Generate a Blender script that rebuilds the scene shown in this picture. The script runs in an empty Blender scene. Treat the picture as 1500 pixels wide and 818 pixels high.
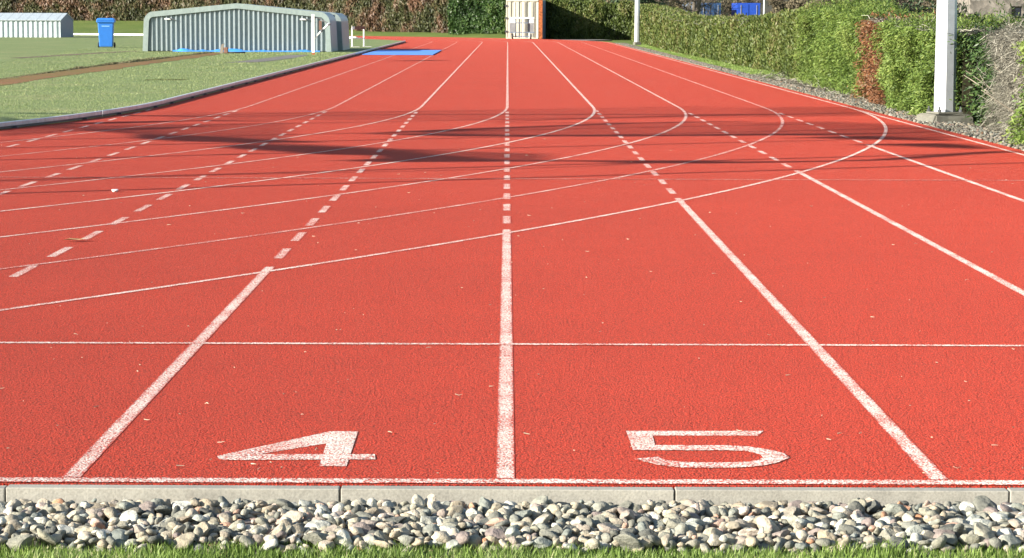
import bpy, bmesh, math, random
import numpy as np
from mathutils import Matrix, Vector
random.seed(7); rng = np.random.default_rng(7)
sc = bpy.context.scene
col = sc.collection
R = math.radians

# ------------------------------------------------------------------ camera
CAM_H, PITCH, YAW, ROLL, FPX = 1.2947, 0.10616, -0.00204, 0.00335, 3623.7
def cam_dir(u, v):
    c, s = math.cos(ROLL), math.sin(ROLL); u, v = c*u - s*v, s*u + c*v
    return u, v
def rot_yaw(d):
    c, s = math.cos(YAW), math.sin(YAW)
    return Vector((c*d[0]-s*d[1], s*d[0]+c*d[1], d[2]))
cp, sp = math.cos(PITCH), math.sin(PITCH); cr, sr = math.cos(ROLL), math.sin(ROLL)
right = rot_yaw((cr, sr*sp, sr*cp)); up = rot_yaw((-sr, cr*sp, cr*cp)); fwd = rot_yaw((0, cp, -sp))
cam = bpy.data.cameras.new('camera'); cam.sensor_width = 36; cam.lens = FPX/1500*36
cam.clip_start = 0.05; cam.clip_end = 5000
cam_o = bpy.data.objects.new('camera', cam); col.objects.link(cam_o)
M4 = Matrix.Identity(4)
for i in range(3):
    M4[i][0] = right[i]; M4[i][1] = up[i]; M4[i][2] = -fwd[i]
M4[0][3], M4[1][3], M4[2][3] = 0.003, 0, CAM_H
cam_o.matrix_world = M4
sc.camera = cam_o
def gp(x, y, z=0.0):
    """a surveyed point of the photograph as a point on the plane of height z"""
    u, v = cam_dir((x-750)/FPX, -(y-409)/FPX)
    d = rot_yaw((u, cp + v*sp, -sp + v*cp)); t = (z-CAM_H)/d.z
    return Vector((0.003 + d.x*t, d.y*t, z))

# ------------------------------------------------------------------ sky, sun, exposure
SUN_EL, SUN_HEAD = R(20), R(27)          # light travels towards +x, turned 27 degrees to +y
world = bpy.data.worlds.new('World'); sc.world = world; world.use_nodes = True
nt = world.node_tree; nt.nodes.clear()
sky = nt.nodes.new('ShaderNodeTexSky'); sky.sky_type = 'NISHITA'; sky.sun_disc = False
sky.sun_elevation = SUN_EL; sky.sun_rotation = R(243); sky.air_density = 1.0; sky.dust_density = 0.6; sky.ozone_density = 1.0
bg = nt.nodes.new('ShaderNodeBackground'); bg.inputs['Strength'].default_value = 0.075
wo = nt.nodes.new('ShaderNodeOutputWorld')
nt.links.new(sky.outputs[0], bg.inputs[0]); nt.links.new(bg.outputs[0], wo.inputs[0])
sun = bpy.data.lights.new('sun', 'SUN'); sun.energy = 5.0; sun.angle = R(0.4); sun.color = (1.0, 0.93, 0.82)
sun_o = bpy.data.objects.new('sun', sun); col.objects.link(sun_o)
LD = Vector((math.cos(SUN_EL)*math.cos(SUN_HEAD), math.cos(SUN_EL)*math.sin(SUN_HEAD), -math.sin(SUN_EL)))
sun_o.rotation_euler = LD.to_track_quat('-Z', 'Y').to_euler()
sc.view_settings.view_transform = 'Standard'; sc.view_settings.look = 'None'
sc.view_settings.exposure = 1.45; sc.view_settings.gamma = 1.0; sc.view_settings.use_curve_mapping = False

# ------------------------------------------------------------------ helpers
def tag(o, label=None, cat=None, group=None, kind=None):
    if label: o['label'] = label
    if cat: o['category'] = cat
    if group: o['group'] = group
    if kind: o['kind'] = kind
    return o
def link(o, parent=None):
    col.objects.link(o)
    if parent is not None: o.parent = parent
    return o
def empty(name, loc=(0, 0, 0), rz=0.0):
    o = bpy.data.objects.new(name, None); o.location = loc; o.rotation_euler = (0, 0, rz); o.empty_display_size = .2
    return link(o)
def mobj(name, verts, faces, mat, parent=None, smooth=False):
    me = bpy.data.meshes.new(name); me.from_pydata([tuple(v) for v in verts], [], faces); me.update()
    me.materials.append(mat)
    if smooth: me.polygons.foreach_set('use_smooth', [True]*len(me.polygons))
    return link(bpy.data.objects.new(name, me), parent)
def npmesh(name, V, F, mat, parent=None, attrs=None, smooth=False):
    """V (n,3) float, F (m,k) int: fast mesh with constant face size"""
    me = bpy.data.meshes.new(name); n, (m, k) = len(V), F.shape
    me.vertices.add(n); me.vertices.foreach_set('co', np.ascontiguousarray(V, dtype=np.float32).ravel())
    me.loops.add(m*k); me.loops.foreach_set('vertex_index', np.ascontiguousarray(F, dtype=np.int32).ravel())
    me.polygons.add(m); me.polygons.foreach_set('loop_start', np.arange(0, m*k, k, dtype=np.int32))
    me.polygons.foreach_set('loop_total', np.full(m, k, dtype=np.int32))
    if smooth: me.polygons.foreach_set('use_smooth', np.ones(m, dtype=bool))
    me.update(calc_edges=True); me.validate()
    for an, av in (attrs or {}).items():
        a = me.attributes.new(an, 'FLOAT', 'POINT'); a.data.foreach_set('value', np.asarray(av, dtype=np.float32))
    me.materials.append(mat)
    return link(bpy.data.objects.new(name, me), parent)
class MB:
    def __init__(s): s.v, s.f = [], []
    def add(s, vs, fs):
        b = len(s.v); s.v += [tuple(v) for v in vs]; s.f += [tuple(i+b for i in f) for f in fs]; return s
    def box(s, x0, x1, y0, y1, z0, z1):
        vs = [(x, y, z) for z in (z0, z1) for y in (y0, y1) for x in (x0, x1)]
        return s.add(vs, [(0, 2, 3, 1), (4, 5, 7, 6), (0, 1, 5, 4), (1, 3, 7, 5), (3, 2, 6, 7), (2, 0, 4, 6)])
    def obox(s, c, ax, ay, az):
        c, ax, ay, az = map(Vector, (c, ax, ay, az))
        vs = [c + i*ax + j*ay + k*az for k in (-1, 1) for j in (-1, 1) for i in (-1, 1)]
        return s.add(vs, [(0, 2, 3, 1), (4, 5, 7, 6), (0, 1, 5, 4), (1, 3, 7, 5), (3, 2, 6, 7), (2, 0, 4, 6)])
    def tube(s, pts, rad, n=8, cap=True, ph=0.0):
        pts = [Vector(p) for p in pts]; rs = rad if isinstance(rad, (list, tuple)) else [rad]*len(pts)
        rings = []
        for i, p in enumerate(pts):
            t = (pts[min(i+1, len(pts)-1)] - pts[max(i-1, 0)]).normalized()
            a = Vector((1, 0, 0)) if abs(t.x) < .8 else Vector((0, 1, 0))
            u = t.cross(a).normalized(); w = t.cross(u)
            rings.append([p + rs[i]*(math.cos(ph+2*math.pi*k/n)*u + math.sin(ph+2*math.pi*k/n)*w) for k in range(n)])
        vs = [q for r_ in rings for q in r_]; fs = []
        for i in range(len(pts)-1):
            for k in range(n): fs.append((i*n+k, i*n+(k+1) % n, (i+1)*n+(k+1) % n, (i+1)*n+k))
        if cap: fs += [tuple(range(n-1, -1, -1)), tuple((len(pts)-1)*n+k for k in range(n))]
        return s.add(vs, fs)
    def build(s, name, mat, parent=None, bevel=0, smooth=False):
        o = mobj(name, s.v, s.f, mat, parent, smooth)
        if bevel:
            b = o.modifiers.new('bevel', 'BEVEL'); b.width = bevel; b.segments = 2; b.limit_method = 'ANGLE'
        return o
def hash3(ix, iy, iz):
    h = np.sin(ix*127.1 + iy*311.7 + iz*74.7)*43758.5453
    return h - np.floor(h)
def vnoise(P):
    P = np.asarray(P, dtype=np.float64); i = np.floor(P); f = P - i; f = f*f*(3-2*f); o = 0
    for dx in (0, 1):
        for dy in (0, 1):
            for dz in (0, 1):
                w = (f[:, 0] if dx else 1-f[:, 0])*(f[:, 1] if dy else 1-f[:, 1])*(f[:, 2] if dz else 1-f[:, 2])
                o = o + w*hash3(i[:, 0]+dx, i[:, 1]+dy, i[:, 2]+dz)
    return o
def sstep(a, b, x):
    t = np.clip((x-a)/(b-a), 0, 1); return t*t*(3-2*t)

# ------------------------------------------------------------------ materials
class NT:
    def __init__(s, name):
        s.m = bpy.data.materials.new(name); s.m.use_nodes = True; s.t = s.m.node_tree; s.t.nodes.clear()
        s.out = s.n('ShaderNodeOutputMaterial'); s.b = s.n('ShaderNodeBsdfPrincipled')
        s.l(s.b.outputs[0], s.out.inputs[0]); s.pos = s.n('ShaderNodeNewGeometry').outputs['Position']
    def n(s, typ, **kw):
        nd = s.t.nodes.new(typ)
        for k, v in kw.items(): setattr(nd, k, v)
        return nd
    def l(s, a, b): s.t.links.new(a, b)
    def noise(s, scale, detail=3, rough=.55, vec=None, stretch=None):
        v = vec if vec is not None else s.pos
        if stretch:
            mp = s.n('ShaderNodeMapping'); mp.inputs['Scale'].default_value = stretch; s.l(v, mp.inputs[0]); v = mp.outputs[0]
        nd = s.n('ShaderNodeTexNoise'); nd.inputs['Scale'].default_value = scale; nd.inputs['Detail'].default_value = detail
        nd.inputs['Roughness'].default_value = rough; s.l(v, nd.inputs['Vector']); return nd.outputs['Fac']
    def voro(s, scale, out='Distance'):
        nd = s.n('ShaderNodeTexVoronoi'); nd.inputs['Scale'].default_value = scale; s.l(s.pos, nd.inputs['Vector']); return nd.outputs[out]
    def ramp(s, fac, stops, interp='LINEAR'):
        nd = s.n('ShaderNodeValToRGB'); nd.color_ramp.interpolation = interp; e = nd.color_ramp.elements
        while len(e) < len(stops): e.new(.5)
        for i, (p, c) in enumerate(stops):
            e[i].position = p; e[i].color = (*c, 1) if len(c) == 3 else c
        s.l(fac, nd.inputs[0]); return nd.outputs[0]
    def mix(s, fac, a, b, blend='MIX'):
        nd = s.n('ShaderNodeMix', data_type='RGBA', blend_type=blend)
        for sock, val in ((nd.inputs[0], fac), (nd.inputs[6], a), (nd.inputs[7], b)):
            if isinstance(val, (int, float)): sock.default_value = val
            elif isinstance(val, tuple): sock.default_value = (*val, 1)
            else: s.l(val, sock)
        return nd.outputs[2]
    def math(s, op, a, b=0.0):
        nd = s.n('ShaderNodeMath', operation=op)
        for sock, val in ((nd.inputs[0], a), (nd.inputs[1], b)):
            if isinstance(val, (int, float)): sock.default_value = val
            else: s.l(val, sock)
        return nd.outputs[0]
    def attr(s, name): return s.n('ShaderNodeAttribute', attribute_name=name).outputs['Fac']
    def bump(s, h, dist, strength=1.0):
        nd = s.n('ShaderNodeBump'); nd.inputs['Strength'].default_value = strength; nd.inputs['Distance'].default_value = dist
        s.l(h, nd.inputs['Height']); s.l(nd.outputs[0], s.b.inputs['Normal'])
    def done(s, color=None, rough=.7, spec=.5, metal=0.0):
        if color is not None:
            if isinstance(color, tuple): s.b.inputs['Base Color'].default_value = (*color, 1)
            else: s.l(color, s.b.inputs['Base Color'])
        if isinstance(rough, (int, float)): s.b.inputs['Roughness'].default_value = rough
        else: s.l(rough, s.b.inputs['Roughness'])
        s.b.inputs['Specular IOR Level'].default_value = spec; s.b.inputs['Metallic'].default_value = metal
        return s.m
def plain(name, c, rough=.6, spec=.4, metal=0.0, var=.25, scale=6, bump=0):
    t = NT(name); n = t.noise(scale, 4)
    lo = tuple(x*(1-var) for x in c); hi = tuple(min(1, x*(1+var)) for x in c)
    cc = t.ramp(n, [(.3, lo), (.7, hi)])
    if bump: t.bump(t.noise(scale*8, 3), bump)
    return t.done(cc, rough, spec, metal)

RED = (0.43, 0.062, 0.036)
def track_color(t):
    grain = t.noise(185, 3, .65); grain2 = t.noise(85, 2, .5)
    big = t.noise(.35, 4, .6); mid = t.noise(3.2, 4, .6); streak = t.noise(.9, 3, .6, stretch=(.25, 1.6, 1))
    c = t.ramp(grain, [(.35, (.08, .008, .005)), (.445, (.43, .031, .013)), (.54, (.66, .046, .018)), (.66, (.82, .10, .052))])
    vd = t.voro(150); cv = t.ramp(vd, [(.25, (1.06, 1.06, 1.06)), (.48, (.95, .95, .95)), (.66, (.30, .28, .28))]); c = t.mix(.75, c, cv, 'MULTIPLY')  # darkens crevices between granules: their self-shadowing put into the colour
    c2 = t.ramp(grain2, [(.32, (.36, .35, .36)), (.46, (.95, .95, .95)), (.70, (1.08, 1.10, 1.10))])
    c = t.mix(.8, c, c2, 'MULTIPLY')
    c = t.mix(.6, c, t.ramp(big, [(.3, (.84, .84, .86)), (.7, (1.0, 1.03, 1.03))]), 'MULTIPLY')
    c = t.mix(.5, c, t.ramp(mid, [(.3, (.88, .86, .86)), (.7, (1, 1.02, 1.02))]), 'MULTIPLY')
    c = t.mix(.35, c, t.ramp(streak, [(.35, (.9, .9, .9)), (.65, (1, 1.05, 1.05))]), 'MULTIPLY')
    h = t.math('SUBTRACT', t.math('ADD', t.math('MULTIPLY', grain, .5), t.math('MULTIPLY', grain2, .8)), t.math('MULTIPLY', vd, .55))
    return c, h, grain
def sheen(t):
    t.b.inputs['Diffuse Roughness'].default_value = 1.0
    t.b.inputs['Sheen Weight'].default_value = .17; t.b.inputs['Sheen Roughness'].default_value = .20; t.b.inputs['Sheen Tint'].default_value = (1, .40, .30, 1)
def mat_track():
    t = NT('track_rubber'); c, h, g = track_color(t); t.bump(h, .010, 1.0); sheen(t)
    return t.done(c, .8, .12)
def mat_paint(name, wear):
    t = NT(name); c, h, g = track_color(t)
    uv = t.n('ShaderNodeUVMap').outputs[0]; sx = t.n('ShaderNodeSeparateXYZ'); t.l(uv, sx.inputs[0])
    e = t.math('MULTIPLY', t.math('ABSOLUTE', t.math('SUBTRACT', sx.outputs[0], .5)), 2.0)
    e = t.math('MULTIPLY', t.math('POWER', e, 5.0), .17)
    pn = t.noise(120, 3, .65); wn = t.math('MULTIPLY', t.math('SUBTRACT', t.noise(2.5, 4, .7), .5), .30)
    f = t.math('SUBTRACT', t.math('ADD', pn, wn), e)
    f = t.ramp(f, [(wear-.025, (0, 0, 0)), (wear+.025, (1, 1, 1))])
    dirt = t.ramp(t.noise(14, 4), [(.3, (.52, .47, .42)), (.65, (.68, .65, .60))])
    t.bump(h, .008, 1.0); sheen(t)
    return t.done(t.mix(f, c, dirt), .7, .3)
M = {}
M['track'] = mat_track()
M['paint'] = mat_paint('line_paint', .478)
M['paint_worn'] = mat_paint('worn_line_paint', .502)
M['paint_faint'] = mat_paint('faint_line_paint', .555)
M['paint_old'] = mat_paint('old_line_paint', .535)

def mat_grass(name, a, b, c, sc_=1.0):
    t = NT(name)
    n1 = t.noise(.5*sc_, 4, .6); n2 = t.noise(9*sc_, 3, .6); n3 = t.noise(70, 2, .6, stretch=(1, .5, 1))
    k = t.ramp(n1, [(.3, a), (.55, b), (.75, c)])
    k = t.mix(.6, k, t.ramp(n2, [(.3, (.62, .66, .6)), (.6, (1, 1, 1)), (.8, (1.15, 1.1, 1.0))]), 'MULTIPLY')
    k = t.mix(.6, k, t.ramp(n3, [(.3, (.5, .55, .5)), (.6, (1, 1, 1))]), 'MULTIPLY')
    t.bump(t.math('ADD', n2, n3), .05, .8)
    return t.done(k, .75, .25)
M['field'] = mat_grass('mown_grass', (.195, .255, .09), (.24, .285, .112), (.32, .31, .148))
M['verge'] = mat_grass('verge_grass', (.12, .175, .035), (.16, .21, .045), (.22, .235, .07))
def mat_leaf(name, stops, trans=.25, rough=.55, spec=.35, stops2=None):
    t = NT(name); r_ = t.attr('rnd'); k = t.ramp(r_, stops)
    big = t.noise(.9, 3, .6)
    if stops2: k = t.mix(t.ramp(t.noise(.45, 4, .65), [(.46, (0, 0, 0)), (.58, (1, 1, 1))]), k, t.ramp(r_, stops2))
    k = t.mix(.5, k, t.ramp(big, [(.3, (.75, .78, .75)), (.7, (1.1, 1.08, 1.0))]), 'MULTIPLY')
    t.done(k, rough, spec)
    tr = t.n('ShaderNodeBsdfTranslucent'); t.l(k, tr.inputs[0]); ms = t.n('ShaderNodeMixShader'); ms.inputs[0].default_value = trans
    t.l(t.b.outputs[0], ms.inputs[1]); t.l(tr.outputs[0], ms.inputs[2]); t.l(ms.outputs[0], t.out.inputs[0])
    return t.m
M['blade'] = mat_leaf('grass_blades', [(0, (.10, .16, .028)), (.5, (.20, .30, .065)), (.82, (.31, .40, .13)), (1, (.5, .47, .27))], .35)
M['field_blade'] = mat_leaf('field_blades', [(0, (.165, .225, .08)), (.5, (.225, .28, .115)), (.85, (.30, .325, .145)), (1, (.42, .39, .22))], .3)

def mat_stone(name, src):
    t = NT(name)
    if src == 'object': r_ = t.n('ShaderNodeObjectInfo').outputs['Random']
    else: r_ = t.attr('rnd')
    k = t.ramp(r_, [(0, (.075, .078, .07)), (.08, (.17, .172, .145)), (.2, (.27, .26, .20)), (.32, (.36, .30, .215)), (.42, (.20, .22, .195)),
                    (.53, (.40, .355, .26)), (.62, (.22, .18, .165)), (.72, (.48, .42, .32)), (.83, (.31, .33, .29)), (.91, (.60, .58, .50)), (.965, (.42, .30, .24)), (1, (.42, .21, .11))])
    if src == 'gravel': k = t.mix(.85, k, (.50, .50, .50), 'MULTIPLY')
    sp_ = t.noise(60, 4, .7); ve = t.noise(22, 5, .65, stretch=(1, 1, 2.5))
    k = t.mix(.7, k, t.ramp(ve, [(.28, (.42, .42, .42)), (.5, (.95, .95, .95)), (.72, (1.4, 1.36, 1.25))]), 'MULTIPLY')
    k = t.mix(.5, k, t.ramp(sp_, [(.3, (.6, .6, .6)), (.6, (1.08, 1.08, 1.08))]), 'MULTIPLY')
    t.bump(t.math('ADD', sp_, ve), .007, .9)
    return t.done(k, .8, .3)
M['gravel'] = mat_stone('grey_gravel', 'gravel'); M['stone'] = mat_stone('stone', 'object'); M['stones'] = mat_stone('loose_stones', 'attr')
def mat_concrete(name, c=(.33, .315, .27)):
    t = NT(name); a = t.noise(5, 6, .7); b = t.noise(160, 3, .6)
    k = t.ramp(a, [(.25, tuple(x*.68 for x in c)), (.5, c), (.75, tuple(x*1.2 for x in c))])
    k = t.mix(.5, k, t.ramp(b, [(.3, (.6, .6, .6)), (.6, (1.05, 1.05, 1.05))]), 'MULTIPLY')
    t.bump(b, .0025, .5)
    return t.done(k, .85, .25)
M['concrete'] = mat_concrete('concrete'); M['old_concrete'] = mat_concrete('weathered_concrete', (.17, .165, .135))
def mat_soil(name, a, b, scale=4):
    t = NT(name); n = t.noise(scale, 5, .65); m = t.noise(40, 3)
    k = t.mix(.5, t.ramp(n, [(.3, a), (.7, b)]), t.ramp(m, [(.3, (.55, .55, .55)), (.65, (1.1, 1.1, 1.1))]), 'MULTIPLY')
    t.bump(m, .03, .8); return t.done(k, .9, .2)
M['soil'] = mat_soil('bare_soil', (.10, .075, .05), (.22, .18, .13))
M['bed'] = mat_soil('gravel_bed_soil', (.05, .045, .04), (.12, .11, .095), 20)
M['dirt'] = mat_soil('runway_dirt', (.16, .15, .04), (.26, .115, .062), .9)
def metal_streak(name, base, var, rough=.45, metal=.0, scale=2.0):
    t = NT(name); a = t.noise(scale, 4, .6, stretch=(3.5, 3.5, .25)); b = t.noise(9, 4)
    k = t.mix(.8, t.ramp(a, [(.3, tuple(x*(1-var) for x in base)), (.7, tuple(min(1, x*(1+var)) for x in base))]),
              t.ramp(b, [(.3, (.85, .85, .85)), (.6, (1, 1, 1))]), 'MULTIPLY')
    return t.done(k, rough, .5, metal)
M['shed'] = metal_streak('grey_green_sheet', (.27, .32, .335), .12, .42)
M['shed_trim'] = metal_streak('grey_green_trim', (.245, .30, .285), .10, .5)
M['zinc'] = metal_streak('pale_zinc_sheet', (.50, .56, .58), .25, .42, .15, 5)
M['cream'] = metal_streak('cream_sheet', (.56, .53, .42), .10, .5)
M['galv'] = metal_streak('galvanised_steel', (.52, .54, .56), .05, .4, .15)
M['alu'] = metal_streak('aluminium', (.60, .61, .63), .15, .4, .3)
M['white'] = plain('white_paint', (.78, .78, .76), .45, .5, var=.05)
M['rust'] = plain('rust', (.33, .10, .035), .85, .2, var=.5, scale=12)
M['dark'] = plain('dark_rubber', (.025, .025, .027), .6)
M['dkmetal'] = plain('dark_metal', (.07, .075, .08), .5)
M['bluebin'] = plain('blue_plastic', (.030, .17, .56), .38, .5, var=.06)
M['bluelabel'] = plain('pale_blue_print', (.20, .40, .70), .5, var=.05)
M['bluemat'] = plain('blue_mat', (.10, .26, .72), .6, .3, var=.12, scale=2)
M['tarp'] = plain('blue_tarpaulin', (.05, .26, .66), .35, .5, var=.3, scale=5)
M['blueskip'] = plain('blue_container_paint', (.012, .055, .34), .45, .5, var=.15)
M['navy'] = plain('shadowed_container_blue', (.02, .055, .14), .5, .4, var=.2)  # dark tone stands for shadow on the container between the blue ones
M['slate'] = plain('slate_blue_and_shade', (.16, .20, .27), .5, var=.1)  # also darkens the shaded walls of the zinc cover and cream container
M['wood'] = metal_streak('weathered_wood', (.22, .19, .15), .3, .8)
M['brownwood'] = plain('brown_board', (.16, .085, .06), .7, var=.3)
M['bark'] = plain('bark', (.11, .095, .075), .9, .2, var=.4, scale=10)
M['palebark'] = plain('pale_bark', (.24, .21, .16), .9, .2, var=.35, scale=14)
M['core'] = plain('dark_core', (.030, .028, .016), .95, .1, var=.5, scale=12)  # near-black filling of hedges, stands for the shade between the leaves
M['net'] = plain('net_cord', (.04, .05, .045), .8)
M['paleboard'] = plain('pale_board', (.60, .66, .70), .5, var=.06)
M['grey'] = plain('grey_panel', (.23, .23, .235), .6, var=.15)
M['tarmac'] = plain('grey_tarmac', (.17, .16, .145), .9, .2, var=.25, scale=6, bump=.01)

# ------------------------------------------------------------------ ground and track
L = 1.22; R0 = 36.5; CX = -4*L - R0; YT0, YT1 = 35.41, 119.8; YF = 6.757; XE = 4*L + 0.15; RO = XE - CX
def ground_z(X, Y):
    X = np.asarray(X, float); Y = np.asarray(Y, float)
    r_ = np.hypot(X-CX, Y-YT1)
    bank = sstep(47.2, 61, r_)*.9*sstep(119, 126, Y)*sstep(3, -14, X)
    back = .30*sstep(132, 138, Y)*sstep(1.5, -.3, X)*sstep(46.6, 49.8, r_)
    side = .065*sstep(5.18, 5.45, X)*sstep(12, 18, Y)*(1-sstep(118, 124, Y))
    wild = sstep(30, 60, X)*sstep(90, 130, Y)*0.3
    front = .02*sstep(6.12, 5.9, Y)
    return -0.085 + np.maximum(bank, back) + wild + front + side
xs = np.unique(np.concatenate([np.linspace(-900, -80, 12), np.linspace(-80, 40, 81), np.linspace(5.0, 7.0, 15), np.linspace(40, 900, 14)]))
ys = np.unique(np.concatenate([np.linspace(-300, -10, 8), np.linspace(-10, 5, 4), np.linspace(5.2, 7, 10), np.linspace(10, 120, 23), np.linspace(120, 230, 75), np.linspace(230, 1500, 16)]))
GX, GY = np.meshgrid(xs, ys); GZ = ground_z(GX, GY); nx, ny = len(xs), len(ys)
idx = np.arange(nx*ny).reshape(ny, nx)
F = np.stack([idx[:-1, :-1].ravel(), idx[:-1, 1:].ravel(), idx[1:, 1:].ravel(), idx[1:, :-1].ravel()], 1)
ground = npmesh('ground', np.stack([GX.ravel(), GY.ravel(), GZ.ravel()], 1), F, M['verge'], smooth=True)
tag(ground, 'green grass verge and bank around the running track', 'ground', kind='structure')

def poly_sheet(name, pts, z, mat, parent=None, skirt=0.0):
    bm = bmesh.new(); vs = [bm.verts.new((p[0], p[1], z)) for p in pts]; f = bm.faces.new(vs)
    if f.normal.z < 0: f.normal_flip()
    if skirt:
        e = list(f.edges); ret = bmesh.ops.extrude_face_region(bm, geom=[f])
        for v in [g for g in ret['geom'] if isinstance(g, bmesh.types.BMVert)]: v.co.z = z
        for v in vs: v.co.z = z - skirt
    bmesh.ops.triangulate(bm, faces=[q for q in bm.faces if len(q.verts) > 4])
    bmesh.ops.recalc_face_normals(bm, faces=bm.faces)
    me = bpy.data.meshes.new(name); bm.to_mesh(me); bm.free(); me.materials.append(mat)
    return link(bpy.data.objects.new(name, me), parent)
# track: the chute and near bend, the straight, the far bend, as one sheet
bm = bmesh.new()
def arc(cx, cy, r_, a0, a1, n): return [(cx + r_*math.cos(R(a0+(a1-a0)*i/n)), cy + r_*math.sin(R(a0+(a1-a0)*i/n))) for i in range(n+1)]
a_end = -math.degrees(math.asin((YT0-YF)/R0))
inner = arc(CX, YT0, R0, a_end, 0, 60)
V = [bm.verts.new((x, y, 0)) for x, y in inner]; W = [bm.verts.new((XE, YF + (YT0-YF)*i/60, 0)) for i in range(61)]
for i in range(60): bm.faces.new((V[i], W[i], W[i+1], V[i+1]))
s0, s1 = V[-1], W[-1]
for i in range(1, 15):
    y = YT0 + (YT1-YT0)*i/14; n0, n1 = bm.verts.new((CX+R0, y, 0)), bm.verts.new((XE, y, 0))
    bm.faces.new((s0, s1, n1, n0)); s0, s1 = n0, n1
ia, oa = arc(CX, YT1, R0, 0, 180, 90), arc(CX, YT1, RO, 0, 180, 90)
for i in range(1, 91):
    n0, n1 = bm.verts.new((*ia[i], 0)), bm.verts.new((*oa[i], 0)); bm.faces.new((s0, s1, n1, n0)); s0, s1 = n0, n1
ed = [e for e in bm.edges if e.is_boundary]
ret = bmesh.ops.extrude_edge_only(bm, edges=ed)
for v in [g for g in ret['geom'] if isinstance(g, bmesh.types.BMVert)]: v.co.z = -.07
bmesh.ops.recalc_face_normals(bm, faces=bm.faces)
me = bpy.data.meshes.new('running_track'); bm.to_mesh(me); bm.free(); me.materials.append(M['track'])
track = link(bpy.data.objects.new('running_track', me))
if track.data.polygons[5].normal.z < 0: track.data.flip_normals()
tag(track, 'red rubber running track with white lane lines', 'running track', kind='structure')

def strip(name, pts, w, z, mat, parent=track):
    pts = [Vector((p[0], p[1])) for p in pts]; vs, fs, us = [], [], []
    for i, p in enumerate(pts):
        t = (pts[min(i+1, len(pts)-1)] - pts[max(i-1, 0)]).normalized(); nrm = Vector((-t.y, t.x))
        a, b = p + nrm*w/2, p - nrm*w/2; vs += [(b.x, b.y, z), (a.x, a.y, z)]
    for i in range(len(pts)-1): fs.append((2*i, 2*i+2, 2*i+3, 2*i+1))
    o = mobj(name, vs, fs, mat, parent)
    if o.data.polygons[0].normal.z < 0: o.data.flip_normals()
    uv = o.data.uv_layers.new(name='UVMap')
    for lp in o.data.loops: uv.data[lp.index].uv = (lp.vertex_index % 2, 0)
    return o
Z1, Z2, Z3 = .0012, .0020, .0028
# bend and straight lane lines
for k in range(-3, 5):
    r_ = R0 + (k+4)*L
    a0 = -90 if YT0 - r_ > YF + .1 else -math.degrees(math.asin((YT0-YF-.1)/r_))
    pts = arc(CX, YT0, r_, a0, 0, 120) + [(k*L, YT0 + (YT1-YT0)*i/10) for i in range(1, 11)] + arc(CX, YT1, r_, 0, 160, 90)[1:]
    strip('lane_line', pts, .046, Z2, M['paint'] if k in (4, 1) else M['paint_old'] if k in (-3, -2, 3) else M['paint_worn'])
# chute lines: solid until the outermost bend line, dashed across the bend lanes
dash_me = None
def dash(x, y, w=.056, l=.56):
    global dash_me
    if dash_me is None:
        o = strip('dash', [(0, -l/2), (0, l/2)], w, 0, M['paint_worn']); dash_me = o.data
    else:
        o = link(bpy.data.objects.new('dash', dash_me), track)
    o.location = (x, y, Z1); return o
for k in range(-4, 5):
    x = k*L; ro = R0 + 8*L
    if k == 4: strip('lane_line', [(x+.0, YF+.1), (x, YT0-1.0)], .05, Z1, M['paint']); continue
    yc = YT0 - math.sqrt(ro*ro - (x-CX)**2)
    if yc > YF: strip('lane_line', [(x, YF+.1), (x, yc+.25)], .054, Z1, M['paint'])
    y = yc + .25 + .45 + .28
    while y < YT0 - 1.6:
        if y > YF + 1: dash(x, y)
        y += 1.03
strip('start_line', [(-30, YF+.052), (XE-.1, YF+.048)], .072, Z3, M['paint'])
strip('cross_line', [(-12, 9.70), (XE-.1, 9.70)], .05, Z3, M['paint'])
strip('cross_line', [(-14, 19.66), (XE-.1, 19.66)], .055, Z3, M['paint_faint'])
# painted lane numbers
def glyph(name, polys):
    vs, fs = [], []
    for i, pl in enumerate(polys):
        z = .0012 + .0006*i; b = len(vs); vs += [tuple(gp(x, y, z)) for x, y in pl]; fs.append(tuple(range(b, b+len(pl))))
    o = mobj(name, vs, fs, M['paint'], track)
    bm = bmesh.new(); bm.from_mesh(o.data)
    for f in bm.faces:
        if f.normal.z < 0: f.normal_flip()
    bmesh.ops.triangulate(bm, faces=bm.faces); bm.to_mesh(o.data); bm.free()
    uv = o.data.uv_layers.new(name='UVMap')
    for q in uv.data: q.uv = (.5, .5)
    return o
glyph('lane_number', [[(318, 668), (484, 632), (492, 640), (488, 648), (376, 666), (330, 673), (320, 672)],
                      [(484, 632), (524.5, 632), (507.5, 683), (467.5, 683)],
                      [(321, 672.5), (340, 665.5), (549, 665.5), (550, 673), (330, 674)]])['label'] = 'painted number 4'
zz = lambda l: [(880+a/5, 600+b/5) for a, b in l]
outer5 = zz([(235, 262), (600, 261), (950, 261), (1100, 270), (1230, 288), (1345, 315), (1382, 345), (1300, 378), (1180, 402), (1000, 412), (800, 413), (600, 410), (430, 390), (320, 362), (240, 342)])
inner5 = zz([(240, 297), (600, 298), (930, 297), (1050, 300), (1125, 311), (1172, 325), (1188, 343), (1160, 358), (1095, 370), (980, 374), (800, 374), (620, 370), (500, 358), (450, 345), (425, 328)])
p5 = [[outer5[i], outer5[i+1], inner5[i+1], inner5[i]] for i in range(len(outer5)-1)]
g5 = glyph('lane_number', [zz([(185, 157), (1192, 157), (1150, 191), (200, 191)]), zz([(186, 158), (370, 158), (408, 297), (237, 297)])] + p5)
g5['label'] = 'painted number 5'
# the bowl of the 5 is one flat band
nb = 8
for i, v in enumerate(g5.data.vertices):
    if i >= nb: v.co.z = .0025

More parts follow.
